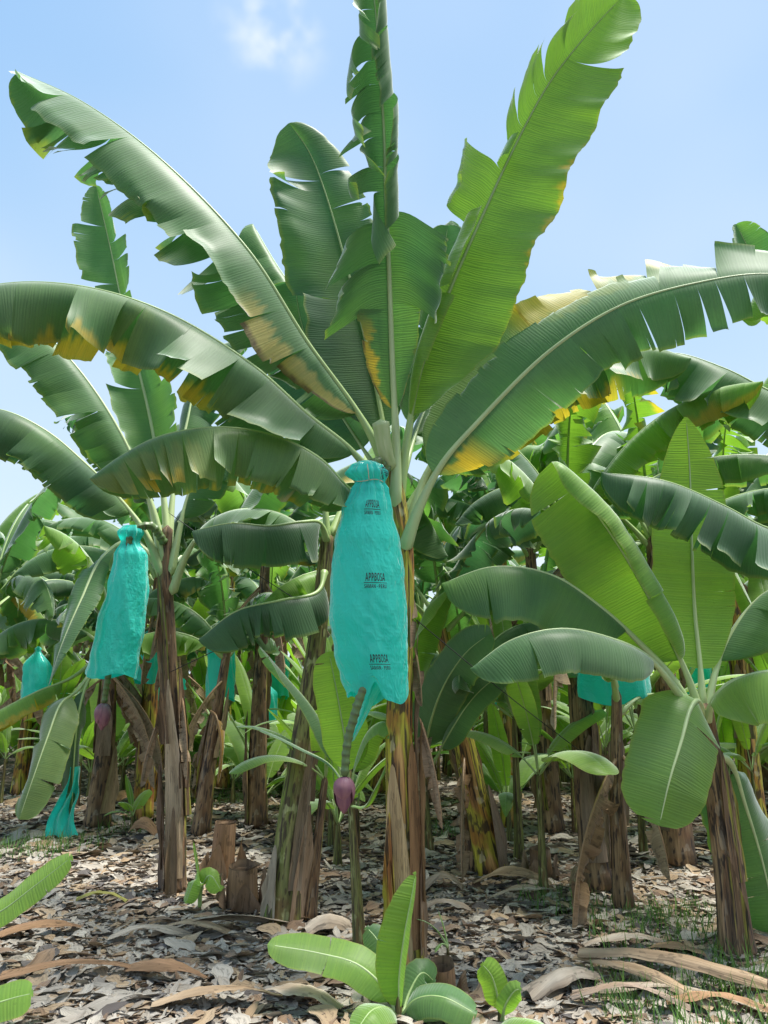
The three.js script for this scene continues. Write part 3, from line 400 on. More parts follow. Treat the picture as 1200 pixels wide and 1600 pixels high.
  addLeaf(pl, { ...k, seed: 117, pts: path([[262, 870, D + .05], [272, 760, D + .2], [292, 660, D + .4], [310, 590, D + .55], [345, 540, D + .7], [390, 530, D + .8]]), tb: 0.25, color: C.deep, both: { a: 0, d: 76, w: 0.38, tears: 4 } });
  addLeaf(pl, { ...k, seed: 118, pts: path([[254, 880, D + .05], [232, 780, D + .3], [190, 690, D + .7], [150, 650, D + 1.0], [100, 650, D + 1.3]]), tb: 0.25, color: C.deep, both: { a: 0, d: 80, w: 0.36, tears: 4 } });
  deadSkirt(pl, [P(270, 925, D), P(255, 930, D), P(262, 1010, D + .05), P(285, 1090, D - .02), P(250, 1120, D)], 8);
  addStalk(pl, path([[258, 850, D - .05], [236, 822, D - .16], [208, 830, D - .22], [200, 900, D - .22], [182, 1000, D - .22], [168, 1062, D - .2], [164, 1088, D - .18], [162, 1100, D - .18]]), 0.034, 0.21, 7);
  bag('fruit_bag', [[822, 193, 220], [832, 184, 224], [846, 190, 218], [870, 178, 230], [920, 168, 231], [980, 152, 225], [1030, 140, 217], [1057, 134, 213]], D - .2, 9, 'slanting turquoise bag left of the dark peeling stem, behind a narrow hanging leaf', { neck: 0.1, folds: 0.05, depth: 0.7, hem: (a) => 4 * Math.sin(a * 3) });
}

// ---------------------------------------------------------------- the right plant
const rightBase = onGround(1152, 1490), RD = -rightBase.z;
const rightPlant = thing('banana_plant', rightBase, 'young leaning banana plant at the right with bright broad leaves', 'banana plant', 'banana plants in the rows');
{
  const D = RD, pl = rightPlant;
  const sp = [rightBase.clone().add(V(0, -0.03, 0)), P(1140, 1380, D), P(1122, 1250, D), P(1108, 1160, D), P(1098, 1095, D)], line = new Line3(sp, 80), rad = (t) => lerp(0.10, 0.06, t);
  const st = mesh('pseudostem', stemGeo(sp, 0.098, 0.055, rightBase, 11, { step: 0.04, nv: 32 }), stemB, pl);
  mesh('dry_sheath', sheathGeo(line, rad, 0.0, 0.4, -1.9, 1.3, rightBase, 25, { col: [0.22, 0.15, 0.08], pointed: 0.5, flare: 0.02 }), stemB, st);
  mesh('dry_sheath', sheathGeo(line, rad, 0.3, 0.8, -1.2, 1.2, rightBase, 28, { col: [0.22, 0.18, 0.13], pointed: 0.4, flare: 0.016 }), stemB, st);
  const k = { step: 0.025, nv: 12, r0: 0.032, r1: 0.016, rib: C.ribp, color: C.fresh, color2: C.young, split: 0.06 };
  addLeaf(pl, { ...k, seed: 211, pts: path([[1096, 1120, D], [1074, 1055, D - .04], [1042, 985, D - .1], [990, 890, D - .18], [930, 800, D - .24], [862, 722, D - .28]]), tb: 0.2, up: V(0.3, 0.3, -1), color: C.fresh, rag: 0.3, R: { a: 2, d: 16, w: 0.40, wave: 6, cuts: [0.85] }, L: { a: -10, d: 150, w: 0.34, wave: 14, cuts: [0.3], pow: 0.9 } });
  addLeaf(pl, { ...k, seed: 212, pts: path([[1098, 1110, D], [1094, 1040, D + .03], [1086, 960, D + .08], [1081, 850, D + .12], [1078, 740, D + .12], [1072, 652, D + .08]]), tb: 0.13, up: V(0, 0.2, -1), shape: 'taper', color: C.young, color2: [0.24, 0.46, 0.05], rag: 0.2, both: { a: 6, d: 8, w: 0.38, wave: 4, cuts: [0.7] } });
  addLeaf(pl, { ...k, seed: 213, pts: path([[1092, 1130, D - .02], [1050, 1060, D - .08], [1000, 1005, D - .12], [940, 950, D - .16], [860, 898, D - .2], [770, 886, D - .22], [690, 912, D - .2]]), tb: 0.36, color: C.mature, rag: 0.4, L: { a: -36, d: 50, w: 0.40, wave: 12, cuts: [0.78] }, R: { a: -4, d: 84, w: 0.34, cuts: [0.6], wave: 12 } });
  addLeaf(pl, { ...k, seed: 214, pts: path([[1090, 1130, D - .05], [1050, 1070, D - .2], [1010, 1025, D - .32], [960, 1000, D - .42], [880, 983, D - .5], [800, 1000, D - .55], [735, 1045, D - .56]]), tb: 0.30, color: C.mature, color2: C.pale, rag: 0.4, L: { a: -16, d: 56, w: 0.30, wave: 12, cuts: [0.7] }, R: { a: 0, d: 70, w: 0.28, wave: 10, cuts: [0.6] } });
  addLeaf(pl, { ...k, seed: 215, pts: path([[1098, 1120, D - .04], [1090, 1095, D - .16], [1078, 1110, D - .28], [1064, 1160, D - .4], [1046, 1220, D - .46], [1030, 1290, D - .46]]), tb: 0.16, up: V(0, 0.5, 1), color: C.fresh, color2: C.pale, rag: 0.3, L: { a: -10, d: 14, w: 0.25, wave: 6, cuts: [0.28] }, R: { a: -8, d: 16, w: 0.28, wave: 6, cuts: [0.97] } });
  addLeaf(pl, { ...k, seed: 216, pts: path([[1104, 1120, D], [1118, 1050, D + .05], [1146, 985, D + .1], [1190, 930, D + .15], [1250, 900, D + .15]]), tb: 0.3, color: C.mature, both: { a: 0, d: 50, w: 0.3, wave: 8, cuts: [0.5] } });
  addLeaf(pl, { ...k, seed: 217, pts: path([[1104, 1130, D - .04], [1116, 1090, D - .15], [1150, 1062, D - .25], [1210, 1050, D - .4], [1290, 1070, D - .5]]), tb: 0.16, up: V(0, 1, 0.5), color: C.fresh, color2: C.pale, rag: 0.3, both: { a: 4, d: 50, w: 0.36, wave: 8, cuts: [0.6] } });
  addLeaf(pl, { ...k, seed: 218, pts: path([[1112, 1180, D + .05], [1140, 1190, D + .12], [1165, 1260, D + .2], [1192, 1350, D + .24], [1215, 1460, D + .25]]), tb: 0.2, up: V(0.2, 0.3, 1), color: C.mature, color2: C.fresh, both: { a: 0, d: 40, w: 0.34, wave: 14, tears: 2.5 } });
}

// ---------------------------------------------------------------- plants built by a recipe: stem, crown of arching leaves, hanging dead leaves
function arcLeaf(from, az, e0, bend, L, n = 9) {                 // points of an arching midrib, and its sideways direction
  const Hd = V(Math.cos(az), 0, Math.sin(az)), pts = [from.clone()]; let p = from.clone();
  for (let i = 0; i < n; i++) { const t = (i + 0.5) / n, e = (e0 - bend * Math.pow(t, 1.35)) * D2R; p = p.clone().addScaledVector(Hd, Math.cos(e) * L / n).add(V(0, Math.sin(e) * L / n, 0)); pts.push(p); }
  return { pts, side: Hd.clone().cross(UPV) };
}
function hangBag(name, top, len, rad, seed, label, group) {
  const g = gridGeo(26, 30, (i, j) => { const f = i / 26, a = j / 30 * 2 * Math.PI, nk = Math.exp(-Math.pow((f - 0.08) / 0.05, 2)); const r = rad * (0.35 + 0.65 * sstep(0.08, 0.35, f)) * (1 - 0.45 * nk) * (f < 0.001 ? 0.2 : 1) * (1 + (0.1 * nk + 0.07) * Math.sin(a * 7 + seed + f * 3) + 0.34 * (fbm(Math.cos(a) * 2 + 4, Math.sin(a) * 2 + f * 4, seed, 3) - 0.5)); return { p: V(Math.cos(a) * r + 0.05 * f * Math.sin(seed), -f * len * (1 + 0.04 * Math.sin(a * 2 + seed)), Math.sin(a) * r * 0.8), u: j / 30, v: 1 - f }; });
  const o = mesh(name, g, bagMat, scene); o.position.copy(top); return tag(o, label, 'fruit bag', group || 'plastic bags over the banana bunches');
}
function recipe(base, label, o, group = 'banana plants in the rows') {
  const R = rng(o.seed), pl = thing('banana_plant', base, label, 'banana plant', group);
  const top = base.clone().add(V(o.lean?.[0] || 0, o.h, o.lean?.[1] || 0)), mid = base.clone().lerp(top, 0.5).add(V((R() - 0.5) * 0.06, 0, (R() - 0.5) * 0.06));
  const sp = [base.clone().add(V(0, -0.04, 0)), mid, top, top.clone().add(V((o.lean?.[0] || 0) * 0.06, 0.12, 0))], r0 = o.r0 || 0.12;
  const st = mesh('pseudostem', stemGeo(sp, r0, r0 * 0.42, base, o.seed % 50, { step: 0.09, nv: 18 }), o.mat || (R() < 0.5 ? stemA : stemB), pl);
  const line = new Line3(sp, 40), rad = (t) => lerp(r0, r0 * 0.42, Math.pow(t, 0.8)), dark = [0.24, 0.18, 0.14];
  for (let i = 0; i < (o.plates ?? 3); i++) { const t0 = R() * 0.5; mesh('dry_sheath', sheathGeo(line, rad, t0, t0 + 0.2 + R() * 0.25, R() * 6.28, 1 + R(), base, o.seed + i, { col: mix3(dark, C.dry, R()), pointed: 0.3 + 0.4 * R(), flare: 0.02 + 0.03 * R() }), R() < 0.5 ? huskMat : stemB, st); }
  const n = o.n ?? 9, a0 = o.az ?? R() * 6.28;
  for (let i = 0; i < n; i++) {
    const f = i / Math.max(1, n - 1), az = a0 + i * 2.32 + (R() - 0.5) * 0.5; if (o.skip && o.skip(((az % 6.2832) + 6.2832) % 6.2832, f)) continue;
    const A = arcLeaf(top.clone().add(V(0, -0.12 + 0.16 * f, 0)), az, lerp(42, 84, f) + (R() - 0.5) * 12, lerp(120, 55, f) + (R() - 0.5) * 40, (o.L || 1.9) * (0.85 + 0.3 * R()));
    const q = R(); addLeaf(pl, { pts: A.pts, side: A.side, tb: 0.2, seed: o.seed * 13 + i * 7, step: o.step || 0.055, nv: o.nv || 7, ribn: 18, ribv: 6, r0: 0.035, r1: 0.016, color: q < 0.3 ? C.deep : q < 0.8 ? C.mature : C.fresh, color2: R() < 0.4 ? C.pale : C.fresh, both: { a: -4 - 14 * R(), d: lerp(84, 50, f) * (0.8 + 0.4 * R()), w: (o.w || 0.36) * (0.85 + 0.3 * R()), tears: o.tears ?? (2.5 + 6 * R()), wave: 10 }, rag: 1.5, yellow: R() < 0.42 ? [{ sgn: R() < 0.5 ? -1 : 1, s0: 0.3 + 0.4 * R(), s1: 1.2, v: 0.5 + 0.4 * R(), k: 0.8 }] : null });
  }
  for (let i = 0; i < (o.dead ?? 2); i++) {                        // dead leaves hanging down the stem
    const az = R() * 6.28, A = arcLeaf(top.clone().add(V(0, -0.2 - 0.25 * R(), 0)), az, -35, 52, (0.9 + 0.7 * R()), 8);
    addLeaf(pl, { pts: A.pts, side: A.side, tb: 0.12, seed: o.seed * 17 + i, step: 0.06, nv: 6, ribn: 14, ribv: 6, mat: dryMat, color: mix3(C.dry, C.drybrown, R()), color2: C.drygrey, rim: 0, rib: C.drybrown, both: { a: -40, d: 70, w: 0.17, tears: 6, wave: 30 }, rag: 2, r0: 0.022, r1: 0.012 }, 'dead_leaf');
  }
  return { pl, top };
}
function sucker(base, label, o, group = 'young banana suckers') {                         // a shoot: short stem and a few broad or sword leaves
  const R = rng(o.seed), pl = thing('banana_sucker', base, label, 'young plant', group), h = o.h || 0.3, top = base.clone().add(V(o.lean?.[0] || 0, h, o.lean?.[1] || 0));
  mesh('pseudostem', stemGeo([base.clone().add(V(0, -0.03, 0)), base.clone().lerp(top, 0.5), top], o.r0 || 0.035, (o.r0 || 0.035) * 0.45, base, o.seed % 40, { step: 0.05, nv: 14 }), o.mat || stemC, pl);
  for (let i = 0; i < (o.n ?? 4); i++) { const f = i / Math.max(1, (o.n ?? 4) - 1), A = arcLeaf(top.clone().add(V(0, -0.04, 0)), (o.az ?? R() * 6.28) + i * 2.4, lerp(40, 82, f), lerp(80, 20, f), (o.L || 0.5) * (0.7 + 0.5 * R()), 7); addLeaf(pl, { pts: A.pts, side: A.side, tb: 0.22, seed: o.seed * 5 + i, step: 0.03, nv: 7, ribn: 16, ribv: 6, r0: 0.010, r1: 0.006, color: R() < 0.5 ? C.fresh : C.young, color2: C.young, rag: 0.25, split: 0.05, shape: R() < 0.7 ? 'taper' : 'round', both: { a: 14, d: 34, w: (o.w || 0.09) * (0.8 + 0.4 * R()), tears: 0.3, wave: 6 } }); }
  for (const l of o.leaves || []) addLeaf(pl, { step: 0.02, nv: 9, ribn: 24, ribv: 7, r0: 0.014, r1: 0.008, color: C.fresh, color2: C.young, rag: 0.2, tb: 0.12, split: 0.04, ...l });
  return pl;
}

// leaning plant behind the middle one, left
{
  const b = onGround(440, 1440), D = -b.z, pl = thing('banana_plant', b, 'leaning banana plant with yellow-green stem just left of the middle plant', 'banana plant', 'banana plants in the rows');
  const sp = [b.clone().add(V(0, -0.04, 0)), P(455, 1300, D + .02), P(478, 1130, D + .06), P(500, 960, D + .1), P(512, 830, D + .12)], line = new Line3(sp, 60), rad = (t) => lerp(0.125, 0.055, Math.pow(t, 0.8));
  const st = mesh('pseudostem', stemGeo(sp, 0.125, 0.05, b, 22, { step: 0.05, nv: 30 }), stemC, pl);
  for (const [t0, t1, a, s, c] of [[0, 0.3, -0.5, 1.4, [0.36, 0.26, 0.18]], [0.1, 0.5, -1.0, 0.7, [0.45, 0.36, 0.26]], [0, 0.2, -2.3, 1.0, [0.46, 0.40, 0.30]], [0.3, 0.62, -0.3, 1.1, [0.30, 0.22, 0.17]]]) mesh('dry_sheath', sheathGeo(line, rad, t0, t1, a, s, b, Math.round(t1 * 90), { col: c, pointed: 0.5, flare: 0.03 }), huskMat, st);
  const k = { step: 0.03, nv: 11, r0: 0.035, r1: 0.018, ribn: 40 };
  addLeaf(pl, { ...k, seed: 311, pts: path([[512, 850, D + .1], [500, 818, D], [470, 816, D - .15], [420, 822, D - .3], [360, 818, D - .4], [300, 830, D - .45]]), tb: 0.14, color: C.deep, color2: C.mature, L: { a: -40, d: 46, w: 0.36, cuts: [0.25, 0.5, 0.8], wave: 6, gap: 0.003 }, R: { a: -10, d: 70, w: 0.36, tears: 2 } });
  addLeaf(pl, { ...k, seed: 312, pts: path([[508, 890, D + .08], [496, 925, D - .08], [440, 938, D - .25], [370, 955, D - .3], [310, 1000, D - .3]]), tb: 0.12, color: C.deep, color2: C.mature, L: { a: -40, d: 50, w: 0.30, cuts: [0.2, 0.42, 0.48, 0.53, 0.58, 0.62, 0.68, 0.8], wave: 6 }, R: { a: -10, d: 70, w: 0.3, tears: 3 } });
  addLeaf(pl, { ...k, seed: 313, pts: path([[512, 850, D + .1], [505, 780, D + .15], [480, 730, D + .3], [430, 730, D + .45], [380, 790, D + .5], [350, 880, D + .5]]), tb: 0.2, color: C.mature, both: { a: -5, d: 60, w: 0.36, tears: 2 } });
  addLeaf(pl, { ...k, seed: 314, pts: path([[515, 840, D + .12], [545, 780, D + .3], [600, 760, D + .5], [660, 800, D + .6], [700, 870, D + .6]]), tb: 0.2, color: C.deep, both: { a: -5, d: 70, w: 0.36, tears: 3 } });
}
// shoot with a thin stem standing left of the main stem
sucker(onGround(563, 1482), 'slender young banana shoot between the leaning stem and the main stem', { seed: 401, h: 1.05, r0: 0.042, lean: [-0.08, 0.0], n: 0, leaves: [
  { seed: 1, pts: path([[545, 1240, 4.98], [542, 1180, 4.95], [530, 1100, 4.92], [514, 1018, 4.9]]), tb: 0.16, up: V(-0.1, 0.2, 1), color: C.young, both: { a: -6, d: 6, w: 0.155, cuts: [0.9], wave: 4 } },
  { seed: 2, pts: path([[546, 1240, 5.0], [560, 1180, 4.95], [578, 1140, 4.9], [600, 1128, 4.85], [625, 1150, 4.8]]), tb: 0.2, color: C.fresh, color2: C.pale, both: { a: 0, d: 60, w: 0.12, cuts: [0.9], wave: 6 } },
  { seed: 3, pts: path([[543, 1235, 5.0], [515, 1195, 5.0], [470, 1170, 5.0], [430, 1150, 5.0], [392, 1135, 5.0]]), tb: 0.1, color: C.mature, color2: C.pale, both: { a: 20, d: 40, w: 0.07, cuts: [0.9] } },
  { seed: 4, pts: path([[540, 1250, 5.0], [525, 1180, 5.1], [490, 1110, 5.15], [440, 1050, 5.15], [405, 1010, 5.1]]), tb: 0.2, color: C.mature, color2: C.pale, both: { a: 8, d: 40, w: 0.12, cuts: [0.9] } },
  { seed: 5, pts: path([[548, 1245, 5.0], [568, 1200, 5.05], [590, 1170, 5.1], [618, 1150, 5.1]]), tb: 0.15, color: C.fresh, both: { a: 10, d: 40, w: 0.06, cuts: [0.9] } },
  { seed: 6, pts: path([[548, 1260, 5.0], [570, 1260, 4.95], [590, 1225, 4.9], [606, 1190, 4.9]]), tb: 0.1, color: C.fresh, both: { a: 10, d: 40, w: 0.035, cuts: [0.9] } } ] });
sucker(onGround(482, 1436), 'thin dark stem touching the leaning yellow-green stem on its right', { seed: 402, h: 0.95, r0: 0.05, lean: [0.10, 0.02], n: 4, L: 0.7, w: 0.1, mat: stemB });
// shoot right of the main stem, one wide grey-green leaf
sucker(onGround(672, 1330), 'young banana shoot right of the main stem with one wide raised leaf', { seed: 403, h: 0.75, r0: 0.045, lean: [-0.05, 0], n: 3, L: 0.8, w: 0.09, az: 3.9, leaves: [
  { seed: 7, pts: path([[664, 1215, 6.7], [668, 1150, 6.4], [692, 1075, 6.1], [728, 1020, 5.9], [768, 988, 5.75]]), tb: 0.22, up: V(-0.1, 0.55, 1), color: C.mature, color2: C.pale, r0: 0.02, r1: 0.013, L: { a: -8, d: 16, w: 0.24, cuts: [0.95] }, R: { a: -8, d: 16, w: 0.20, cuts: [0.6] } },
  { seed: 8, pts: path([[668, 1215, 6.7], [700, 1150, 6.3], [740, 1090, 6.1], [775, 1060, 6.0], [800, 1052, 5.9]]), tb: 0.3, up: V(0, 0.7, 1), color: C.mature, color2: C.pale, both: { a: -8, d: 20, w: 0.13, cuts: [0.95] } },
  { seed: 9, pts: path([[662, 1220, 6.7], [654, 1120, 6.6], [650, 1020, 6.5], [668, 950, 6.4], [700, 920, 6.3]]), tb: 0.25, color: C.fresh, both: { a: -8, d: 60, w: 0.2, cuts: [0.5] } } ] });

// plants of the near rows
const near = [
  [[150, 1292], 'banana plant with a shaggy brown stem behind the slanting bag at the left', { seed: 501, h: 2.05, r0: 0.15, n: 7, L: 1.7, dead: 7, mat: stemB }],
  [[312, 1306], 'banana plant with mottled stem and bag directly right of the left plant', { seed: 502, h: 1.95, lean: [0.2, 0], r0: 0.105, n: 7, L: 1.5, dead: 3, mat: stemB, w: 0.3 }],
  [[772, 1366], 'banana plant with broad tan stem leaning left, right of the main stem', { seed: 503, h: 2.1, lean: [-0.42, 0.1], r0: 0.14, n: 8, L: 1.9, dead: 2, mat: stemA, az: 0.4 }],
  [[740, 1360], 'dark narrow stemmed banana plant beside the broad tan leaning stem', { seed: 504, h: 1.5, lean: [-0.05, 0.1], r0: 0.085, n: 5, L: 1.3, w: 0.24, dead: 1, mat: stemB }],
  [[935, 1392], 'banana plant with dark stem carrying the half hidden blue bag at right', { seed: 505, h: 2.75, lean: [-0.05, -0.1], r0: 0.13, n: 9, L: 2.0, dead: 3, mat: stemB, az: 1.9 }],
  [[975, 1420], 'slim grey-brown banana stem in front of the half hidden blue bag', { seed: 506, h: 1.45, lean: [0.05, 0], r0: 0.08, n: 3, L: 1.0, w: 0.2, dead: 3, mat: stemB }],
  [[1062, 1352], 'banana plant with black stained stem behind the hanging bright leaf', { seed: 507, h: 2.9, r0: 0.15, n: 9, L: 2.1, dead: 2, mat: stemB, tears: 6 }],
  [[862, 1300], 'tall banana plant with drooping shredded crown between main plant and right plant', { seed: 508, h: 3.15, lean: [-0.1, 0], r0: 0.14, n: 11, L: 2.2, dead: 3, mat: stemB, tears: 7 }],
  [[225, 1262], 'banana plant with brown stem leaning right behind the left plant', { seed: 509, h: 2.0, lean: [0.35, -0.2], r0: 0.13, n: 7, L: 1.7, dead: 2, mat: stemA }],
  [[400, 1240], 'banana plant with pale stem seen between left plant and leaning stem', { seed: 510, h: 2.3, lean: [0.1, -0.1], r0: 0.13, n: 8, L: 1.9, dead: 2 }],
  [[660, 1255], 'banana plant whose stem shows just right of the main stem', { seed: 511, h: 2.5, r0: 0.13, n: 9, L: 2.0, dead: 2, mat: stemB }],
  [[1180, 1300], 'tall banana plant behind the right plant with high torn leaves', { seed: 512, h: 3.3, r0: 0.14, n: 10, L: 2.2, dead: 1, tears: 5 }],
  [[30, 1240], 'banana plant with yellowing leaves at the left edge', { seed: 513, h: 1.9, r0: 0.13, n: 8, L: 1.7, dead: 2, tears: 2 }],
];
const tops = near.map(([[px, py], label, o]) => recipe(onGround(px, py), label, o));
// low leaves hanging at the left edge, on the shaggy plant
{ const pl = tops[0].pl, D = -pl.position.z;
  addLeaf(pl, { seed: 601, step: 0.03, nv: 10, pts: path([[150, 1040, D], [120, 1080, D - .4], [95, 1100, D - .7], [75, 1150, D - .95], [52, 1215, D - 1.1], [30, 1280, D - 1.15]]), tb: 0.3, up: V(0, 0.5, 1), split: 0.1, color: [0.24, 0.40, 0.10], color2: [0.34, 0.46, 0.10], r0: 0.03, r1: 0.016, rib: C.ribp, both: { a: -10, d: 40, w: 0.28, cuts: [0.45, 0.72] } });
  addLeaf(pl, { seed: 602, step: 0.03, nv: 10, pts: path([[150, 1030, D], [110, 1060, D - .3], [60, 1080, D - .5], [0, 1110, D - .6], [-70, 1150, D - .7]]), tb: 0.3, color: C.fresh, r0: 0.03, r1: 0.016, both: { a: -20, d: 60, w: 0.26, tears: 1 }, yellow: [{ sgn: 1, s0: 0.1, s1: 1.2, v: 0.4, k: 0.9 }, { sgn: -1, s0: 0.1, s1: 1.2, v: 0.6, k: 0.8 }] });
  addLeaf(pl, { seed: 603, step: 0.03, nv: 10, pts: path([[152, 1040, D], [135, 1070, D - .3], [122, 1120, D - .5], [115, 1200, D - .6], [112, 1280, D - .6]]), tb: 0.25, up: V(0.5, 0.2, 1), color: C.deep, r0: 0.03, r1: 0.016, both: { a: -30, d: 50, w: 0.22, tears: 2 } });
}
{ const pl = tops[1].pl, D = -pl.position.z; addLeaf(pl, { seed: 621, step: 0.03, nv: 8, pts: path([[328, 1110, D - .05], [338, 1120, D - .2], [346, 1165, D - .26], [340, 1225, D - .26]]), tb: 0.25, up: V(0, 0.3, 1), color: [0.62, 0.36, 0.03], color2: [0.50, 0.27, 0.04], rim: 0, rib: C.drybrown, r0: 0.016, r1: 0.01, both: { a: -20, d: 80, w: 0.12, tears: 5, wave: 20 }, label: 'withered orange-yellow hanging leaf' }); }
{ const pl = tops[12].pl, D = -pl.position.z; addLeaf(pl, { seed: 622, step: 0.03, nv: 8, pts: [tops[12].top, ...path([[10, 900, D - .4], [45, 935, D - .7], [78, 978, D - .9]])], tb: 0.25, color: C.fresh, color2: C.lime, both: { a: -30, d: 40, w: 0.26, tears: 1.5 }, yellow: [{ sgn: 1, s0: 0.1, s1: 1.2, v: 0.3 }, { sgn: -1, s0: 0.3, s1: 1.2, v: 0.35, burn: 1 }] }); }
hangBag('fruit_bag', P(346, 968, -tops[1].pl.position.z + 0.22), 0.9, 0.16, 2.2, 'turquoise bag hanging behind the mottled stem right of the left plant');
hangBag('fruit_bag', P(952, 876, -tops[4].pl.position.z - 0.16), 1.12, 0.27, 4.1, 'wide blue-green bag half hidden by the right plant leaves');
hangBag('fruit_bag', P(800, 1015, 9.0), 0.62, 0.17, 5.4, 'small blue bag glimpsed behind the wide raised leaf');
hangBag('fruit_bag', P(232, 985, 9.4), 0.62, 0.14, 6.3, 'turquoise bag glimpsed just left of the left plant stem');
hangBag('fruit_bag', P(412, 1060, 11), 0.6, 0.17, 7.2, 'crumpled turquoise bag low between the left plant and leaning stem');
hangBag('fruit_bag', P(60, 1010, 9.5), 0.7, 0.16, 8.5, 'turquoise bag behind the yellowing leaves at the left edge');
// slack sheet of bag film at the foot of the shaggy stem
{ const b = onGround(108, 1306), g = gridGeo(24, 14, (i, j) => { const f = i / 24, v = j / 14 - 0.5, w = 0.10 + 0.22 * f + 0.05 * (vnoise(f * 5, v > 0 ? 1 : 6, 3) - 0.5); return { p: V(v * w + 0.07 * f * f - 0.10 * f + 0.03 * Math.sin(f * 6), 0.72 * (1 - f) + 0.05 * vnoise(v * 5, 2, 8) * f, 0.05 * Math.sin(v * 14 + f * 3) * (1 - 0.4 * f) + 0.10 * f + 0.03 * (fbm(f * 5, v * 6, 4, 3) - 0.5)), u: v * 0.5, v: f }; }), o = mesh('plastic_film', g, bagMat, scene); o.position.copy(b).add(V(0, 0.004, 0)); tag(o, 'discarded turquoise film hanging to the ground beside the shaggy stem', 'plastic film', 'discarded film'); }

// plant just outside the right edge, its leaves reach into the frame
{
  const b = V(3.3, groundY(3.3, -5.3), -5.3), D = 5.3, pl = thing('banana_plant', b, 'banana plant past the right edge whose long torn leaves droop into view', 'banana plant', 'banana plants in the rows');
  mesh('pseudostem', stemGeo([b.clone().add(V(0, -.04, 0)), b.clone().add(V(0, 1.6, 0)), b.clone().add(V(-.05, 3.1, 0))], 0.14, 0.06, b, 33, { step: 0.08, nv: 20 }), stemB, pl);
  const c = b.clone().add(V(-.05, 3.0, 0)), k = { step: 0.025, nv: 12, r0: 0.04, r1: 0.02 };
  addLeaf(pl, { ...k, seed: 711, pts: [c, ...path([[1330, 820, D - .3], [1270, 836, D - .5], [1200, 826, D - .6], [1130, 790, D - .66], [1040, 752, D - .68], [940, 738, D - .62]])], tb: 0.16, color: C.deep, color2: C.mature, L: { a: -36, d: 50, w: 0.40, cuts: [0.2, 0.34, 0.5, 0.6, 0.66, 0.72, 0.77, 0.81, 0.86, 0.9], wave: 6 }, R: { a: -10, d: 60, w: 0.38, tears: 3 } });
  addLeaf(pl, { ...k, seed: 712, pts: [c, ...path([[1330, 640, D], [1270, 640, D + .1], [1200, 610, D + .2], [1130, 575, D + .3], [1050, 552, D + .4], [1010, 570, D + .4]])], tb: 0.2, color: C.mature, color2: C.pale, L: { a: -36, d: 50, w: 0.48, tears: 5 }, R: { a: -10, d: 60, w: 0.45, tears: 3 } });
  addLeaf(pl, { ...k, seed: 713, pts: [c, ...path([[1290, 640, D + .3], [1240, 540, D + .5], [1195, 440, D + .6], [1150, 350, D + .6]])], tb: 0.25, up: V(0, 0.3, -1), color: C.mature, color2: C.fresh, both: { a: 0, d: 50, w: 0.28, tears: 3 } });
  addLeaf(pl, { ...k, seed: 714, pts: [c, ...path([[1300, 560, D - .1], [1260, 470, D - .2], [1200, 440, D - .3], [1160, 500, D - .3]])], tb: 0.3, color: C.fresh, both: { a: 0, d: 70, w: 0.3, tears: 3 } });
}

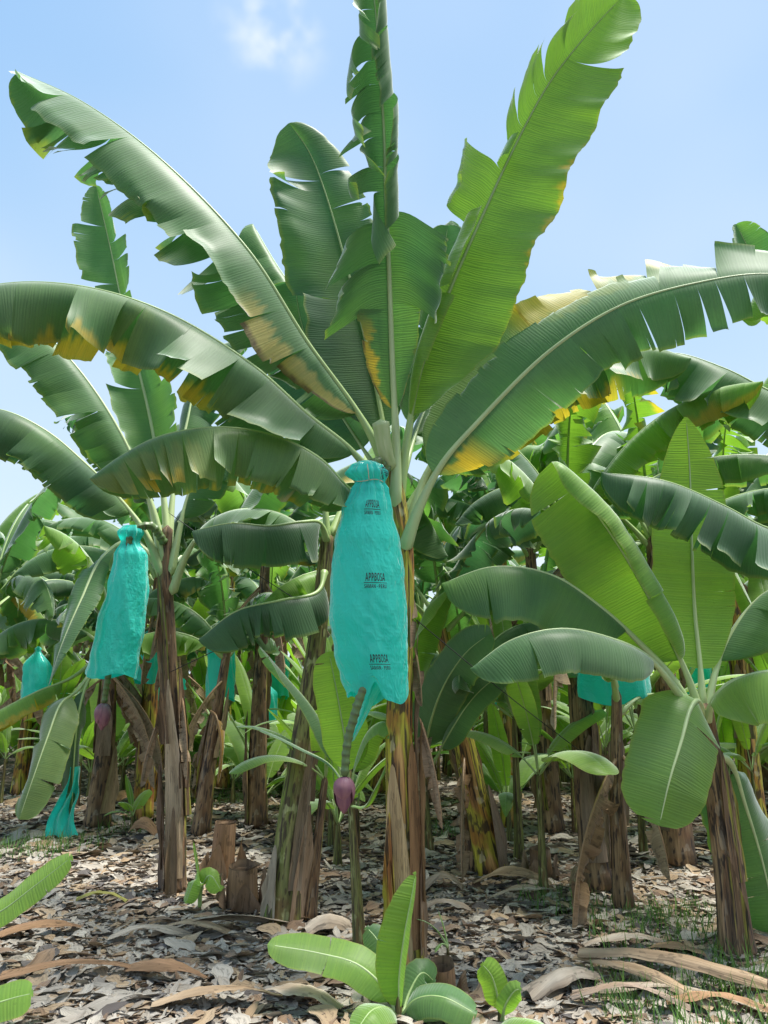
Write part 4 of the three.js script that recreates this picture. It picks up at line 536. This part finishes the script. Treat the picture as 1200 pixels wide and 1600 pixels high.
// ---------------------------------------------------------------- far rows: copies of four plants, turned and placed in rows
{
  const R = rng(77), protos = [], spots = [];
  for (let row = 0; row < 11; row++) { const d = 9.6 + row * 2.5, half = d * 0.52 + 1.2, n = Math.round(half * 2 / 2.25); for (let i = 0; i < n; i++) spots.push([-half + (i + 0.5) * half * 2 / n + (R() - 0.5) * 1.1, -d + (R() - 0.5) * 1.2, row, i]); }
  const grp = 'banana plants of the far rows';
  const ORD = ['first', 'second', 'third', 'fourth', 'fifth', 'sixth', 'seventh', 'eighth', 'ninth', 'tenth', 'eleventh', 'twelfth', 'thirteenth'];
  spots.forEach(([x, z, row, k], i) => {
    const lab = row < 3 ? `banana plant ${ORD[k]} from the left in the ${ORD[row]} row behind the bagged plants` : 'banana plant in the crowded far rows of the plantation';
    const b = V(x, groundY(x, z), z);
    if (i < 5) { const p = recipe(b, lab, { seed: 800 + i, h: 2.6 + 0.25 * i, r0: 0.13, n: 11, L: 2.2, dead: 5, step: 0.08, nv: 6, tears: 2 + i, plates: 2 }, grp); protos.push(p.pl); return; }
    const src = protos[i % 5], c = src.clone(); c.name = numbered('banana_plant'); c.userData = { ...c.userData, label: lab }; c.position.copy(b); c.rotation.y = R() * 6.28; const s = 0.88 + 0.26 * R(); c.scale.set(s, s, s); scene.add(c);
  });
  const bagSpots = [[-3.2, -11.6], [2.4, -12.8], [4.6, -11.4], [-5.4, -13.2], [0.4, -14.6], [-1.8, -13.0], [6.3, -14.2]];
  [...bagSpots].sort((a, b) => a[0] / -a[1] - b[0] / -b[1]).forEach(([x, z], i) => hangBag('fruit_bag', V(x, 2.05 + 0.1 * (i % 3), z), 0.85, 0.2, 20 + i, `distant turquoise bag deep among the far rows, ${ORD[i]} from the left`, 'bags in the far rows'));
  // shoots between the rows
  const shoots = [];
  for (let i = 0; i < 285; i++) {
    const d = 6.6 + Math.pow(R(), 0.62) * 14, x = (R() - 0.5) * d * 1.08, z = -d, b = V(x, groundY(x, z), z), lb = 'leafy young shoot among the stems of the rows behind', gp = 'young shoots among the rows'; if ((Math.abs(x) < 0.2 && d < 9) || (x < -0.34 * d && d < 10.5) || (x > -0.29 * d && x < -0.16 * d && d < 10)) continue;
    if (shoots.length < 9) { shoots.push(sucker(b, lb, { seed: 900 + i, h: 0.3 + 0.8 * R(), r0: 0.04, n: 5 + Math.floor(R() * 4), L: 0.8 + 0.8 * R(), w: 0.11 + 0.09 * R(), mat: R() < 0.5 ? stemC : stemB }, gp)); continue; }
    const c = shoots[i % 9].clone(); c.name = numbered('banana_sucker'); c.position.copy(b); c.rotation.y = R() * 6.28; const k = 0.75 + 0.6 * R(); c.scale.set(k, k, k); scene.add(c);
  }
}

// ---------------------------------------------------------------- small plants in the foreground
sucker(onGround(622, 1592), 'bright green young banana shoot in the foreground before the main stem', { seed: 411, h: 0.14, r0: 0.024, n: 0, leaves: (() => { const D = -onGround(622, 1592).z; return [
  { seed: 1, pts: path([[622, 1590, D], [600, 1545, D], [560, 1508, D + .03], [500, 1490, D + .05], [418, 1476, D + .05]]), tb: 0.1, up: V(-0.1, 1, 0.7), both: { a: 6, d: 20, w: 0.105, cuts: [0.55], gap: 0.002 }, color: C.fresh, rib: C.ribp },
  { seed: 2, pts: path([[625, 1590, D], [624, 1530, D - .01], [632, 1460, D - .02], [643, 1400, D - .02], [650, 1362, D]]), tb: 0.08, up: V(0.2, 0.3, 1), shape: 'taper', color: C.young, rib: C.ribp, L: { a: 8, d: 14, w: 0.17, cuts: [0.97] }, R: { a: 96, d: 20, w: 0.09, cuts: [0.97] } },
  { seed: 3, pts: path([[626, 1590, D], [650, 1562, D - .06], [690, 1558, D - .12], [745, 1585, D - .16]]), tb: 0.1, up: V(0, 1, 0.6), color: C.mature, color2: C.fresh, both: { a: 10, d: 40, w: 0.10, cuts: [0.97] } },
  { seed: 4, pts: path([[622, 1590, D], [612, 1530, D + .08], [590, 1470, D + .16], [572, 1448, D + .2]]), tb: 0.2, up: V(0, 0.5, 1), color: C.mature, color2: C.fresh, both: { a: 0, d: 20, w: 0.075, cuts: [0.97] } },
  { seed: 5, pts: path([[622, 1592, D], [605, 1575, D - .1], [580, 1580, D - .2], [556, 1612, D - .28]]), tb: 0.15, up: V(0, 1, 0.5), color: C.fresh, both: { a: 10, d: 40, w: 0.085, cuts: [0.97] } },
  { seed: 6, pts: path([[628, 1590, D], [640, 1550, D + .08], [660, 1520, D + .14], [680, 1535, D + .16]]), tb: 0.15, up: V(0, 0.6, 1), color: C.mature, color2: C.fresh, both: { a: 0, d: 30, w: 0.08, cuts: [0.97] } } ]; })() });
sucker(onGround(782, 1600), 'small light green shoot at the bottom edge right of the cut stub', { seed: 412, h: 0.12, r0: 0.016, n: 0, leaves: (() => { const D = -onGround(782, 1600).z; return [
  { seed: 1, pts: path([[782, 1600, D], [778, 1560, D], [768, 1525, D - .02], [752, 1505, D - .04]]), tb: 0.2, up: V(0, 0.4, 1), color: C.young, both: { a: 4, d: 20, w: 0.065, cuts: [0.97] } },
  { seed: 2, pts: path([[784, 1600, D], [790, 1570, D - .05], [805, 1548, D - .08], [815, 1545, D - .1]]), tb: 0.2, up: V(0, 0.6, 1), color: C.fresh, both: { a: 4, d: 30, w: 0.05, cuts: [0.97] } },
  { seed: 3, pts: path([[784, 1602, D], [800, 1592, D - .1], [830, 1596, D - .2], [860, 1612, D - .26]]), tb: 0.1, color: C.fresh, both: { a: 10, d: 40, w: 0.06, cuts: [0.97] } } ]; })() });
sucker(onGround(312, 1420), 'small bright shoot with two round leaves before the left plant stem', { seed: 413, h: 0.1, r0: 0.014, n: 0, leaves: (() => { const D = -onGround(312, 1420).z; return [
  { seed: 1, pts: path([[312, 1420, D], [312, 1395, D], [305, 1375, D - .05], [290, 1412, D - .1]]), tb: 0.4, color: C.young, up: V(-.4, .6, .6), both: { a: 0, d: 30, w: 0.075, cuts: [0.97] } },
  { seed: 2, pts: path([[312, 1420, D], [316, 1385, D], [328, 1368, D - .04], [346, 1392, D - .08]]), tb: 0.4, color: C.young, up: V(.4, .6, .6), both: { a: 0, d: 30, w: 0.08, cuts: [0.97] } },
  { seed: 3, pts: path([[312, 1420, D], [310, 1370, D + .02], [302, 1315, D + .03]]), tb: 0.4, color: C.young, up: V(.4, .3, .6), both: { a: 20, d: 10, w: 0.012, cuts: [0.97] } } ]; })() });
sucker(onGround(-70, 1520), 'young shoot at the left edge reaching one bright leaf into view', { seed: 414, h: 0.3, r0: 0.03, n: 2, L: 0.6, az: 2.6, leaves: (() => { const D = -onGround(-70, 1520).z; return [
  { seed: 1, pts: path([[-66, 1450, D], [-40, 1440, D], [0, 1425, D], [50, 1388, D], [114, 1338, D]]), tb: 0.1, up: V(-0.3, 0.7, 1), color: C.young, color2: C.fresh, both: { a: 6, d: 20, w: 0.095, cuts: [0.97] } } ]; })() });
sucker(onGround(-50, 1625), 'young shoot in the bottom left corner with one leaf in view', { seed: 415, h: 0.12, r0: 0.02, n: 1, L: 0.3, az: 3, leaves: (() => { const D = -onGround(-50, 1625).z; return [
  { seed: 1, pts: path([[-46, 1600, D], [-20, 1575, D], [20, 1560, D + .02], [52, 1552, D + .04]]), tb: 0.1, up: V(0, 0.8, 1), color: C.fresh, both: { a: 6, d: 20, w: 0.085, cuts: [0.97] } } ]; })() });
sucker(onGround(205, 1300), 'small shoot with one upright rolled leaf between shaggy stem and left plant', { seed: 416, h: 0.2, r0: 0.025, n: 4, L: 0.45, w: 0.09 });
sucker(onGround(270, 1235), 'leafy green shoot clump behind the left plant stem', { seed: 417, h: 0.35, r0: 0.04, n: 7, L: 0.7, w: 0.14 });
sucker(onGround(700, 1500), 'thin grassy shoot standing in the litter right of the main stem', { seed: 418, h: 0.12, r0: 0.012, n: 3, L: 0.26, w: 0.014 });
sucker(onGround(850, 1400), 'dark leafy shoot with hanging leaves left of the slim grey stem', { seed: 419, h: 0.9, r0: 0.04, n: 5, L: 1.1, w: 0.16, az: 1.2 });

// ---------------------------------------------------------------- stumps and cut stems
const PALES = [0.62, 0.48, 0.32];
function stump(px, py, h, r, seed, label, lean, col) {
  const b = onGround(px, py), o = thing('banana_stump', b, label, 'stump', 'cut banana stumps'), top = b.clone().add(V(lean[0], h, lean[1])), line = new Line3([b.clone().add(V(0, -.04, 0)), b.clone().lerp(top, 0.5), top], 30), rad = (t) => lerp(r * 1.1, r * 0.92, t);
  const st = mesh('stem_wall', sweep(line, rad, { nu: 14, nv: 26, base: b, ref: V(1, 0, 0), cap: false, color: (t, a) => mix3(col, C.drybrown, vnoise(a * 2, t * 3, seed)).map((q) => q * (0.8 + 0.4 * vnoise(a * 7, t * 2, seed + 1))), bumpy: (t, a) => 1 + 0.06 * (vnoise(a * 3, t * 3, seed) - 0.5) }), huskMat, o);
  const T = line.tan(1), X = V(1, 0, 0).addScaledVector(T, -T.x).normalize(), Y = T.clone().cross(X);
  mesh('cut_face', gridGeo(12, 26, (i, j) => { const f = i / 12, a = j / 26 * 6.2832, rr = rad(1) * f * (1 + 0.06 * (vnoise(a * 3, 3, seed) - 0.5)), dip = -0.20 * Math.pow(1 - f, 0.8) + 0.012 * Math.sin(f * 30 + vnoise(a * 2, 0, seed) * 3); return { p: top.clone().addScaledVector(X, Math.cos(a) * rr).addScaledVector(Y, Math.sin(a) * rr).addScaledVector(T, dip).sub(b), u: f * 0.3, v: j / 26, c: mix3([0.34, 0.22, 0.13], [0.12, 0.08, 0.05], vnoise(f * 9, a * 2, seed)) }; }, true), huskMat, o);
  for (let i = 0; i < 4; i++) mesh('dry_sheath', sheathGeo(line, rad, 0.0, 0.5 + 0.45 * hash2(i, seed, 3), i * 1.6 + seed, 1.2, b, seed + i, { col: mix3(col, PALES, 0.5 * hash2(i, seed, 6)), pointed: 0.6, flare: 0.05 }), huskMat, st);
}
stump(346, 1372, 0.44, 0.095, 3, 'taller smooth brown cut stem behind the hollow stump', [0.02, 0.03], [0.42, 0.26, 0.16]);
stump(379, 1415, 0.30, 0.11, 5, 'shorter hollow cut stump with dark ringed top left of leaning stem', [0.0, 0.05], [0.36, 0.24, 0.16]);
stump(690, 1548, 0.17, 0.07, 8, 'small fibrous cut stub beside the foot of the main stem', [0.0, 0.05], [0.34, 0.20, 0.12]);
stump(268, 1262, 0.28, 0.09, 9, 'brown stump behind the left plant', [-0.02, 0], [0.34, 0.24, 0.16]);
stump(845, 1372, 0.25, 0.09, 12, 'low stump right of the tan leaning stem', [0, 0.02], [0.24, 0.18, 0.13]);

// ---------------------------------------------------------------- large dry leaves and sheaths that can be told apart
function husk(px, py, len, wid, turn, label, { curl = 1.3, arch = 0.05, col = C.dry, seed = 1, name = 'dry_leaf', taper = 0.7, y = 0.03, split = 0 } = {}) {
  const b = onGround(px, py), o = mesh(name, gridGeo(26, 10, (i, j) => {
    const f = i / 26, x = j / 10 - 0.5, w = wid * (0.35 + 0.65 * Math.pow(Math.sin(Math.PI * clamp(0.1 + f * taper + 0.06)), 0.7)) * (1 + 0.3 * (vnoise(f * 5, x > 0 ? 3 : 8, seed) - 0.5)), a = x * curl * (0.6 + 0.8 * vnoise(f * 2.5, 2, seed)), tw = (vnoise(f * 2, 5, seed) - 0.5) * 0.9;
    let lx = Math.sin(a) / Math.max(0.3, curl * 0.5) * w * 0.5, ly = (Math.cos(a * 1.2) - Math.cos(curl * 0.6)) * w * 0.5; const nx = lx * Math.cos(tw) - ly * Math.sin(tw), ny = lx * Math.sin(tw) + ly * Math.cos(tw);
    const yy = Math.max(0.004, ny + arch * Math.sin(Math.PI * f) + 0.02 * (fbm(f * 7, x * 5, seed, 3) - 0.5) + 0.012);
    const k = 0.7 + 0.6 * fbm(f * 4, x * 6, seed + 2, 3); return { p: V((f - 0.5) * len, yy, nx + 0.08 * len * (vnoise(f * 2, 1, seed) - 0.5)), u: x * wid * 2, v: f * len * 1.2, c: mix3(col, C.drybrown, 0.6 * vnoise(f * 3, x * 4, seed + 7)).map((q) => q * k) };
  }, true), huskMat, scene); o.position.copy(b).add(V(0, y, 0)); o.rotation.y = turn; return tag(o, label, 'dry leaf', 'large dry leaves on the ground');
}
const TAN = [0.50, 0.37, 0.24], PALE = [0.56, 0.49, 0.40], RUST = [0.38, 0.22, 0.12];
husk(345, 1455, 0.85, 0.20, 0.25, 'wide pale tan dry leaf spread in front of the stumps', { col: PALE, seed: 3, curl: 1.0 });
husk(300, 1462, 0.5, 0.13, -0.1, 'short tan curled leaf left of the wide pale leaf', { col: TAN, seed: 5 });
husk(800, 1388, 0.62, 0.16, 0.12, 'arched tan sheath at the foot of the tan leaning stem', { col: TAN, seed: 7, arch: 0.09, curl: 1.5 });
husk(815, 1408, 0.55, 0.10, 0.5, 'pale split sheath under the arched tan sheath', { col: PALE, seed: 8 });
husk(690, 1400, 0.32, 0.14, 0.3, 'small arched grey-brown sheath right of the main stem', { col: [0.40, 0.32, 0.24], seed: 9, curl: 2.4, arch: 0.07 });
husk(695, 1432, 0.36, 0.07, -0.1, 'short rolled pale sheath behind the grassy shoot', { col: PALE, seed: 10, curl: 2 });
husk(1050, 1498, 0.34, 0.22, -0.15, 'broad flat brown sheath piece left of the right plant stem', { col: [0.40, 0.25, 0.14], seed: 11, curl: 0.9, arch: 0.05, taper: 0.5 });
husk(1000, 1545, 0.85, 0.10, -0.95, 'long tan dry stalk sloping left of the tan bundle', { col: TAN, seed: 13, curl: 1.6, y: 0.05 });
husk(1045, 1540, 0.95, 0.12, -0.55, 'uppermost long tan sheath of the bundle at lower right', { col: TAN, seed: 14, curl: 1.7, arch: 0.06, y: 0.09 });
husk(1060, 1565, 0.8, 0.10, -0.45, 'pale split sheath lowest in the bundle at lower right', { col: PALE, seed: 15, curl: 1.2, y: 0.02 });
husk(985, 1578, 0.55, 0.13, -0.35, 'grey-brown curved sheath below the tan bundle', { col: [0.40, 0.32, 0.26], seed: 16, curl: 1.7, arch: 0.06 });
husk(975, 1482, 0.5, 0.11, 0.1, 'pale crumpled leaf above the tan bundle', { col: PALE, seed: 17 });
husk(340, 1580, 0.62, 0.12, 0.15, 'long rusty tan leaf at the bottom edge left of the shoot', { col: TAN, seed: 18 });
husk(255, 1535, 0.5, 0.10, -0.3, 'rusty brown leaf strip left of the bottom centre', { col: RUST, seed: 19 });
husk(120, 1530, 0.8, 0.09, 0.05, 'long rusty shredded leaf lying at the lower left', { col: RUST, seed: 20, curl: 0.8 });
husk(235, 1468, 0.5, 0.13, 0.1, 'grey dry leaf left of the pale tan leaf', { col: PALE, seed: 21 });
husk(510, 1462, 0.32, 0.16, 0.5, 'crumpled pale leaf between the leaning stem and the thin shoot', { col: PALE, seed: 22, curl: 1.8 });
husk(225, 1310, 0.42, 0.2, -0.6, 'brown ribbed sheath left of the left plant stem', { col: RUST, seed: 23, curl: 2.2, arch: 0.1 });
husk(190, 1258, 0.38, 0.26, 0.2, 'orange-tan leaf piece behind the small rolled shoot', { col: [0.55, 0.33, 0.17], seed: 24, arch: 0.1 });
husk(910, 1390, 0.3, 0.14, 1.0, 'pointed tan leaf propped left of the dark bag stem', { col: TAN, seed: 25, arch: 0.12, y: 0.05 });
husk(160, 1410, 0.4, 0.06, -0.2, 'yellow-green fallen leaf stalk in the litter at left', { col: [0.42, 0.42, 0.10], seed: 26, curl: 2 });
husk(60, 1460, 0.5, 0.12, 0.4, 'brown dry leaf under the bright leaf at the left edge', { col: RUST, seed: 27 });
husk(470, 1572, 0.45, 0.12, -0.5, 'pale dry leaf below the long left leaf of the shoot', { col: PALE, seed: 28 });
husk(880, 1545, 0.5, 0.13, 0.6, 'curled grey leaf in the litter left of the tan stalk', { col: PALE, seed: 29, curl: 1.8 });
husk(1130, 1585, 0.5, 0.09, -0.4, 'brown leaf strip in the grass at the lower right corner', { col: RUST, seed: 30 });

// ---------------------------------------------------------------- leaf litter, grass and low weeds
{
  const R = rng(4242), variants = [];
  for (let v = 0; v < 12; v++) {                                            // ribbons, torn strips, broad crumpled pieces; unit length
    const asp = v < 5 ? 0.07 + 0.025 * v : v < 9 ? 0.16 + 0.05 * (v - 5) : 0.42 + 0.1 * (v - 9), n = v < 9 ? 12 : 7, m = v < 5 ? 2 : v < 9 ? 3 : 5, curl = 0.2 + R() * 1.5, lift = (R() - 0.4) * 0.14, bow = (R() - 0.5) * 0.9, tw = (R() - 0.5) * 2.6, ph = R() * 9;
    variants.push(gridGeo(n, m, (i, j) => { const f = i / n, x = j / m - 0.5, w = asp * (0.06 + 0.94 * Math.pow(Math.sin(Math.PI * clamp(f * 0.9 + 0.05)), 0.8)) * (1 + 0.9 * (vnoise(f * 7 + ph, x > 0 ? 1 : 4, v) - 0.5)), a = x * curl, t = tw * (f - 0.5), lx = Math.sin(a) / Math.max(0.5, curl * 0.5) * w * 0.5 * 2, ly = (1 - Math.cos(a)) * w * 0.9 + (v > 8 ? 0.13 : 0.03) * (fbm(f * 4 + ph, x * 4, v + 4, 3) - 0.5); return { p: V(f - 0.5, lift * (1 - Math.pow(2 * f - 1, 2)) * 0.6 + 0.03 * Math.sin(f * 7 + ph) + lx * Math.sin(t) + ly * Math.cos(t), lx * Math.cos(t) - ly * Math.sin(t) + bow * Math.pow(f - 0.5, 2) + 0.10 * (vnoise(f * 3.5, ph, v) - 0.5)), u: x * 0.3, v: f * 0.5 + ph, c: [1, 1, 1] }; }, true));
  }
  const zones = [[2.6, 5.2, 1900], [5.2, 7.5, 1150], [7.5, 12, 280], [12, 22, 40]], lists = variants.map(() => []);
  for (const [d0, d1, dens] of zones) { const half = d1 * 0.56 + 1, n = Math.floor((d1 - d0) * half * 2 * dens); for (let i = 0; i < n; i++) { const x = (R() * 2 - 1) * half, z = -lerp(d0, d1, R()); if (R() > 0.35 + 1.0 * fbm(x * 0.8 + 9, z * 0.8 + 30, 55, 3)) continue; lists[R() < 0.66 ? Math.floor(R() * 5) : R() < 0.78 ? 5 + Math.floor(R() * 4) : 9 + Math.floor(R() * 3)].push([x, z, d0]); } }
  const q = new THREE.Quaternion(), e = new THREE.Euler(), M = new THREE.Matrix4(), col = new THREE.Color();
  lists.forEach((l, v) => {
    const im = new THREE.InstancedMesh(variants[v], dryMat, l.length); im.name = numbered('leaf_litter'); im.castShadow = im.receiveShadow = true;
    l.forEach(([x, z, d0], i) => {
      const len = (v < 5 ? 0.10 + 0.42 * R() * R() * R() : v < 9 ? 0.05 + 0.20 * R() * R() : 0.04 + 0.15 * R() * R()) * (d0 > 7 ? 1.35 : 1);
      e.set((R() - 0.5) * 0.6, R() * 6.283, (R() - 0.5) * 0.2); q.setFromEuler(e); M.compose(V(x, groundY(x, z) + 0.006 + 0.03 * R() * R(), z), q, V(len, len, len)); im.setMatrixAt(i, M);
      const k = R(), c = k < 0.58 ? mix3([0.38, 0.33, 0.27], [0.62, 0.56, 0.47], R()) : k < 0.80 ? mix3([0.38, 0.26, 0.15], [0.54, 0.40, 0.25], R()) : k < 0.92 ? mix3([0.20, 0.13, 0.085], [0.34, 0.22, 0.13], R()) : [0.13, 0.11, 0.10]; col.setRGB(c[0], c[1], c[2]); im.setColorAt(i, col);
    });
    tag(im, 'shredded grey and tan dry leaf litter covering the ground', 'leaf litter', null, 'stuff'); scene.add(im);
  });
  // grass
  const blade = gridGeo(4, 1, (i, j) => { const f = i / 4; return { p: V((j - 0.5) * 0.08 * (1 - f * 0.95), f, 0.35 * f * f), u: j, v: f, c: [1, 1, 1] }; }, true);
  const gm = new THREE.MeshPhysicalMaterial({ color: 0xffffff, side: THREE.DoubleSide, roughness: 0.9, transmission: 0.35, thickness: 0 });
  const tufts = []; for (const [px, py, r, n] of [[1110, 1590, 0.5, 520], [1020, 1470, 0.45, 260], [960, 1430, 0.35, 160], [390, 1232, 0.6, 520], [680, 1300, 0.5, 200], [1150, 1530, 0.3, 200], [30, 1330, 0.5, 320], [870, 1415, 0.3, 120], [1110, 1440, 0.4, 240], [1060, 1560, 0.5, 360], [340, 1250, 0.8, 420], [60, 1330, 0.7, 320], [230, 1290, 0.6, 240]]) { const c = onGround(px, py); for (let i = 0; i < n; i++) { const a = R() * 6.28, rr = r * Math.sqrt(R()); tufts.push([c.x + Math.cos(a) * rr, c.z + Math.sin(a) * rr]); } }
  const im = new THREE.InstancedMesh(blade, gm, tufts.length); im.name = 'grass'; im.castShadow = im.receiveShadow = true;
  tufts.forEach(([x, z], i) => { const h = 0.05 + 0.13 * R(); e.set((R() - 0.5) * 0.6, R() * 6.28, (R() - 0.5) * 0.6); q.setFromEuler(e); M.compose(V(x, groundY(x, z) - 0.005, z), q, V(h * 0.9, h, h)); im.setMatrixAt(i, M); const k = R(); col.setRGB(0.08 + 0.08 * k, 0.20 + 0.1 * k, 0.04); im.setColorAt(i, col); });
  tag(im, 'thin green grass and weeds sprouting through the litter', 'grass', null, 'stuff'); scene.add(im);
}
// ---------------------------------------------------------------- guy strings between the plants
function rope(a, b, label, sag = 0.02) { const m = a.clone().lerp(b, 0.5); m.y -= sag; const o = mesh('guy_string', sweep(new Line3([a, m, b], 40), () => 0.0035, { nu: 30, nv: 6, base: a }), ropeMat, scene); o.position.copy(a); return tag(o, label, 'string', 'support strings between the plants'); }
rope(P(262, 800, LD), P(512, 968, 5.66), 'dark string running down right from the left plant crown');
rope(P(262, 1052, LD - .05), P(506, 925, 5.62), 'dark string rising right from the left plant stem');
rope(P(640, 960, MD + .05), P(935, 1195, 6.3), 'dark string sloping down right from the main stem');
renderer.render(scene, camera);
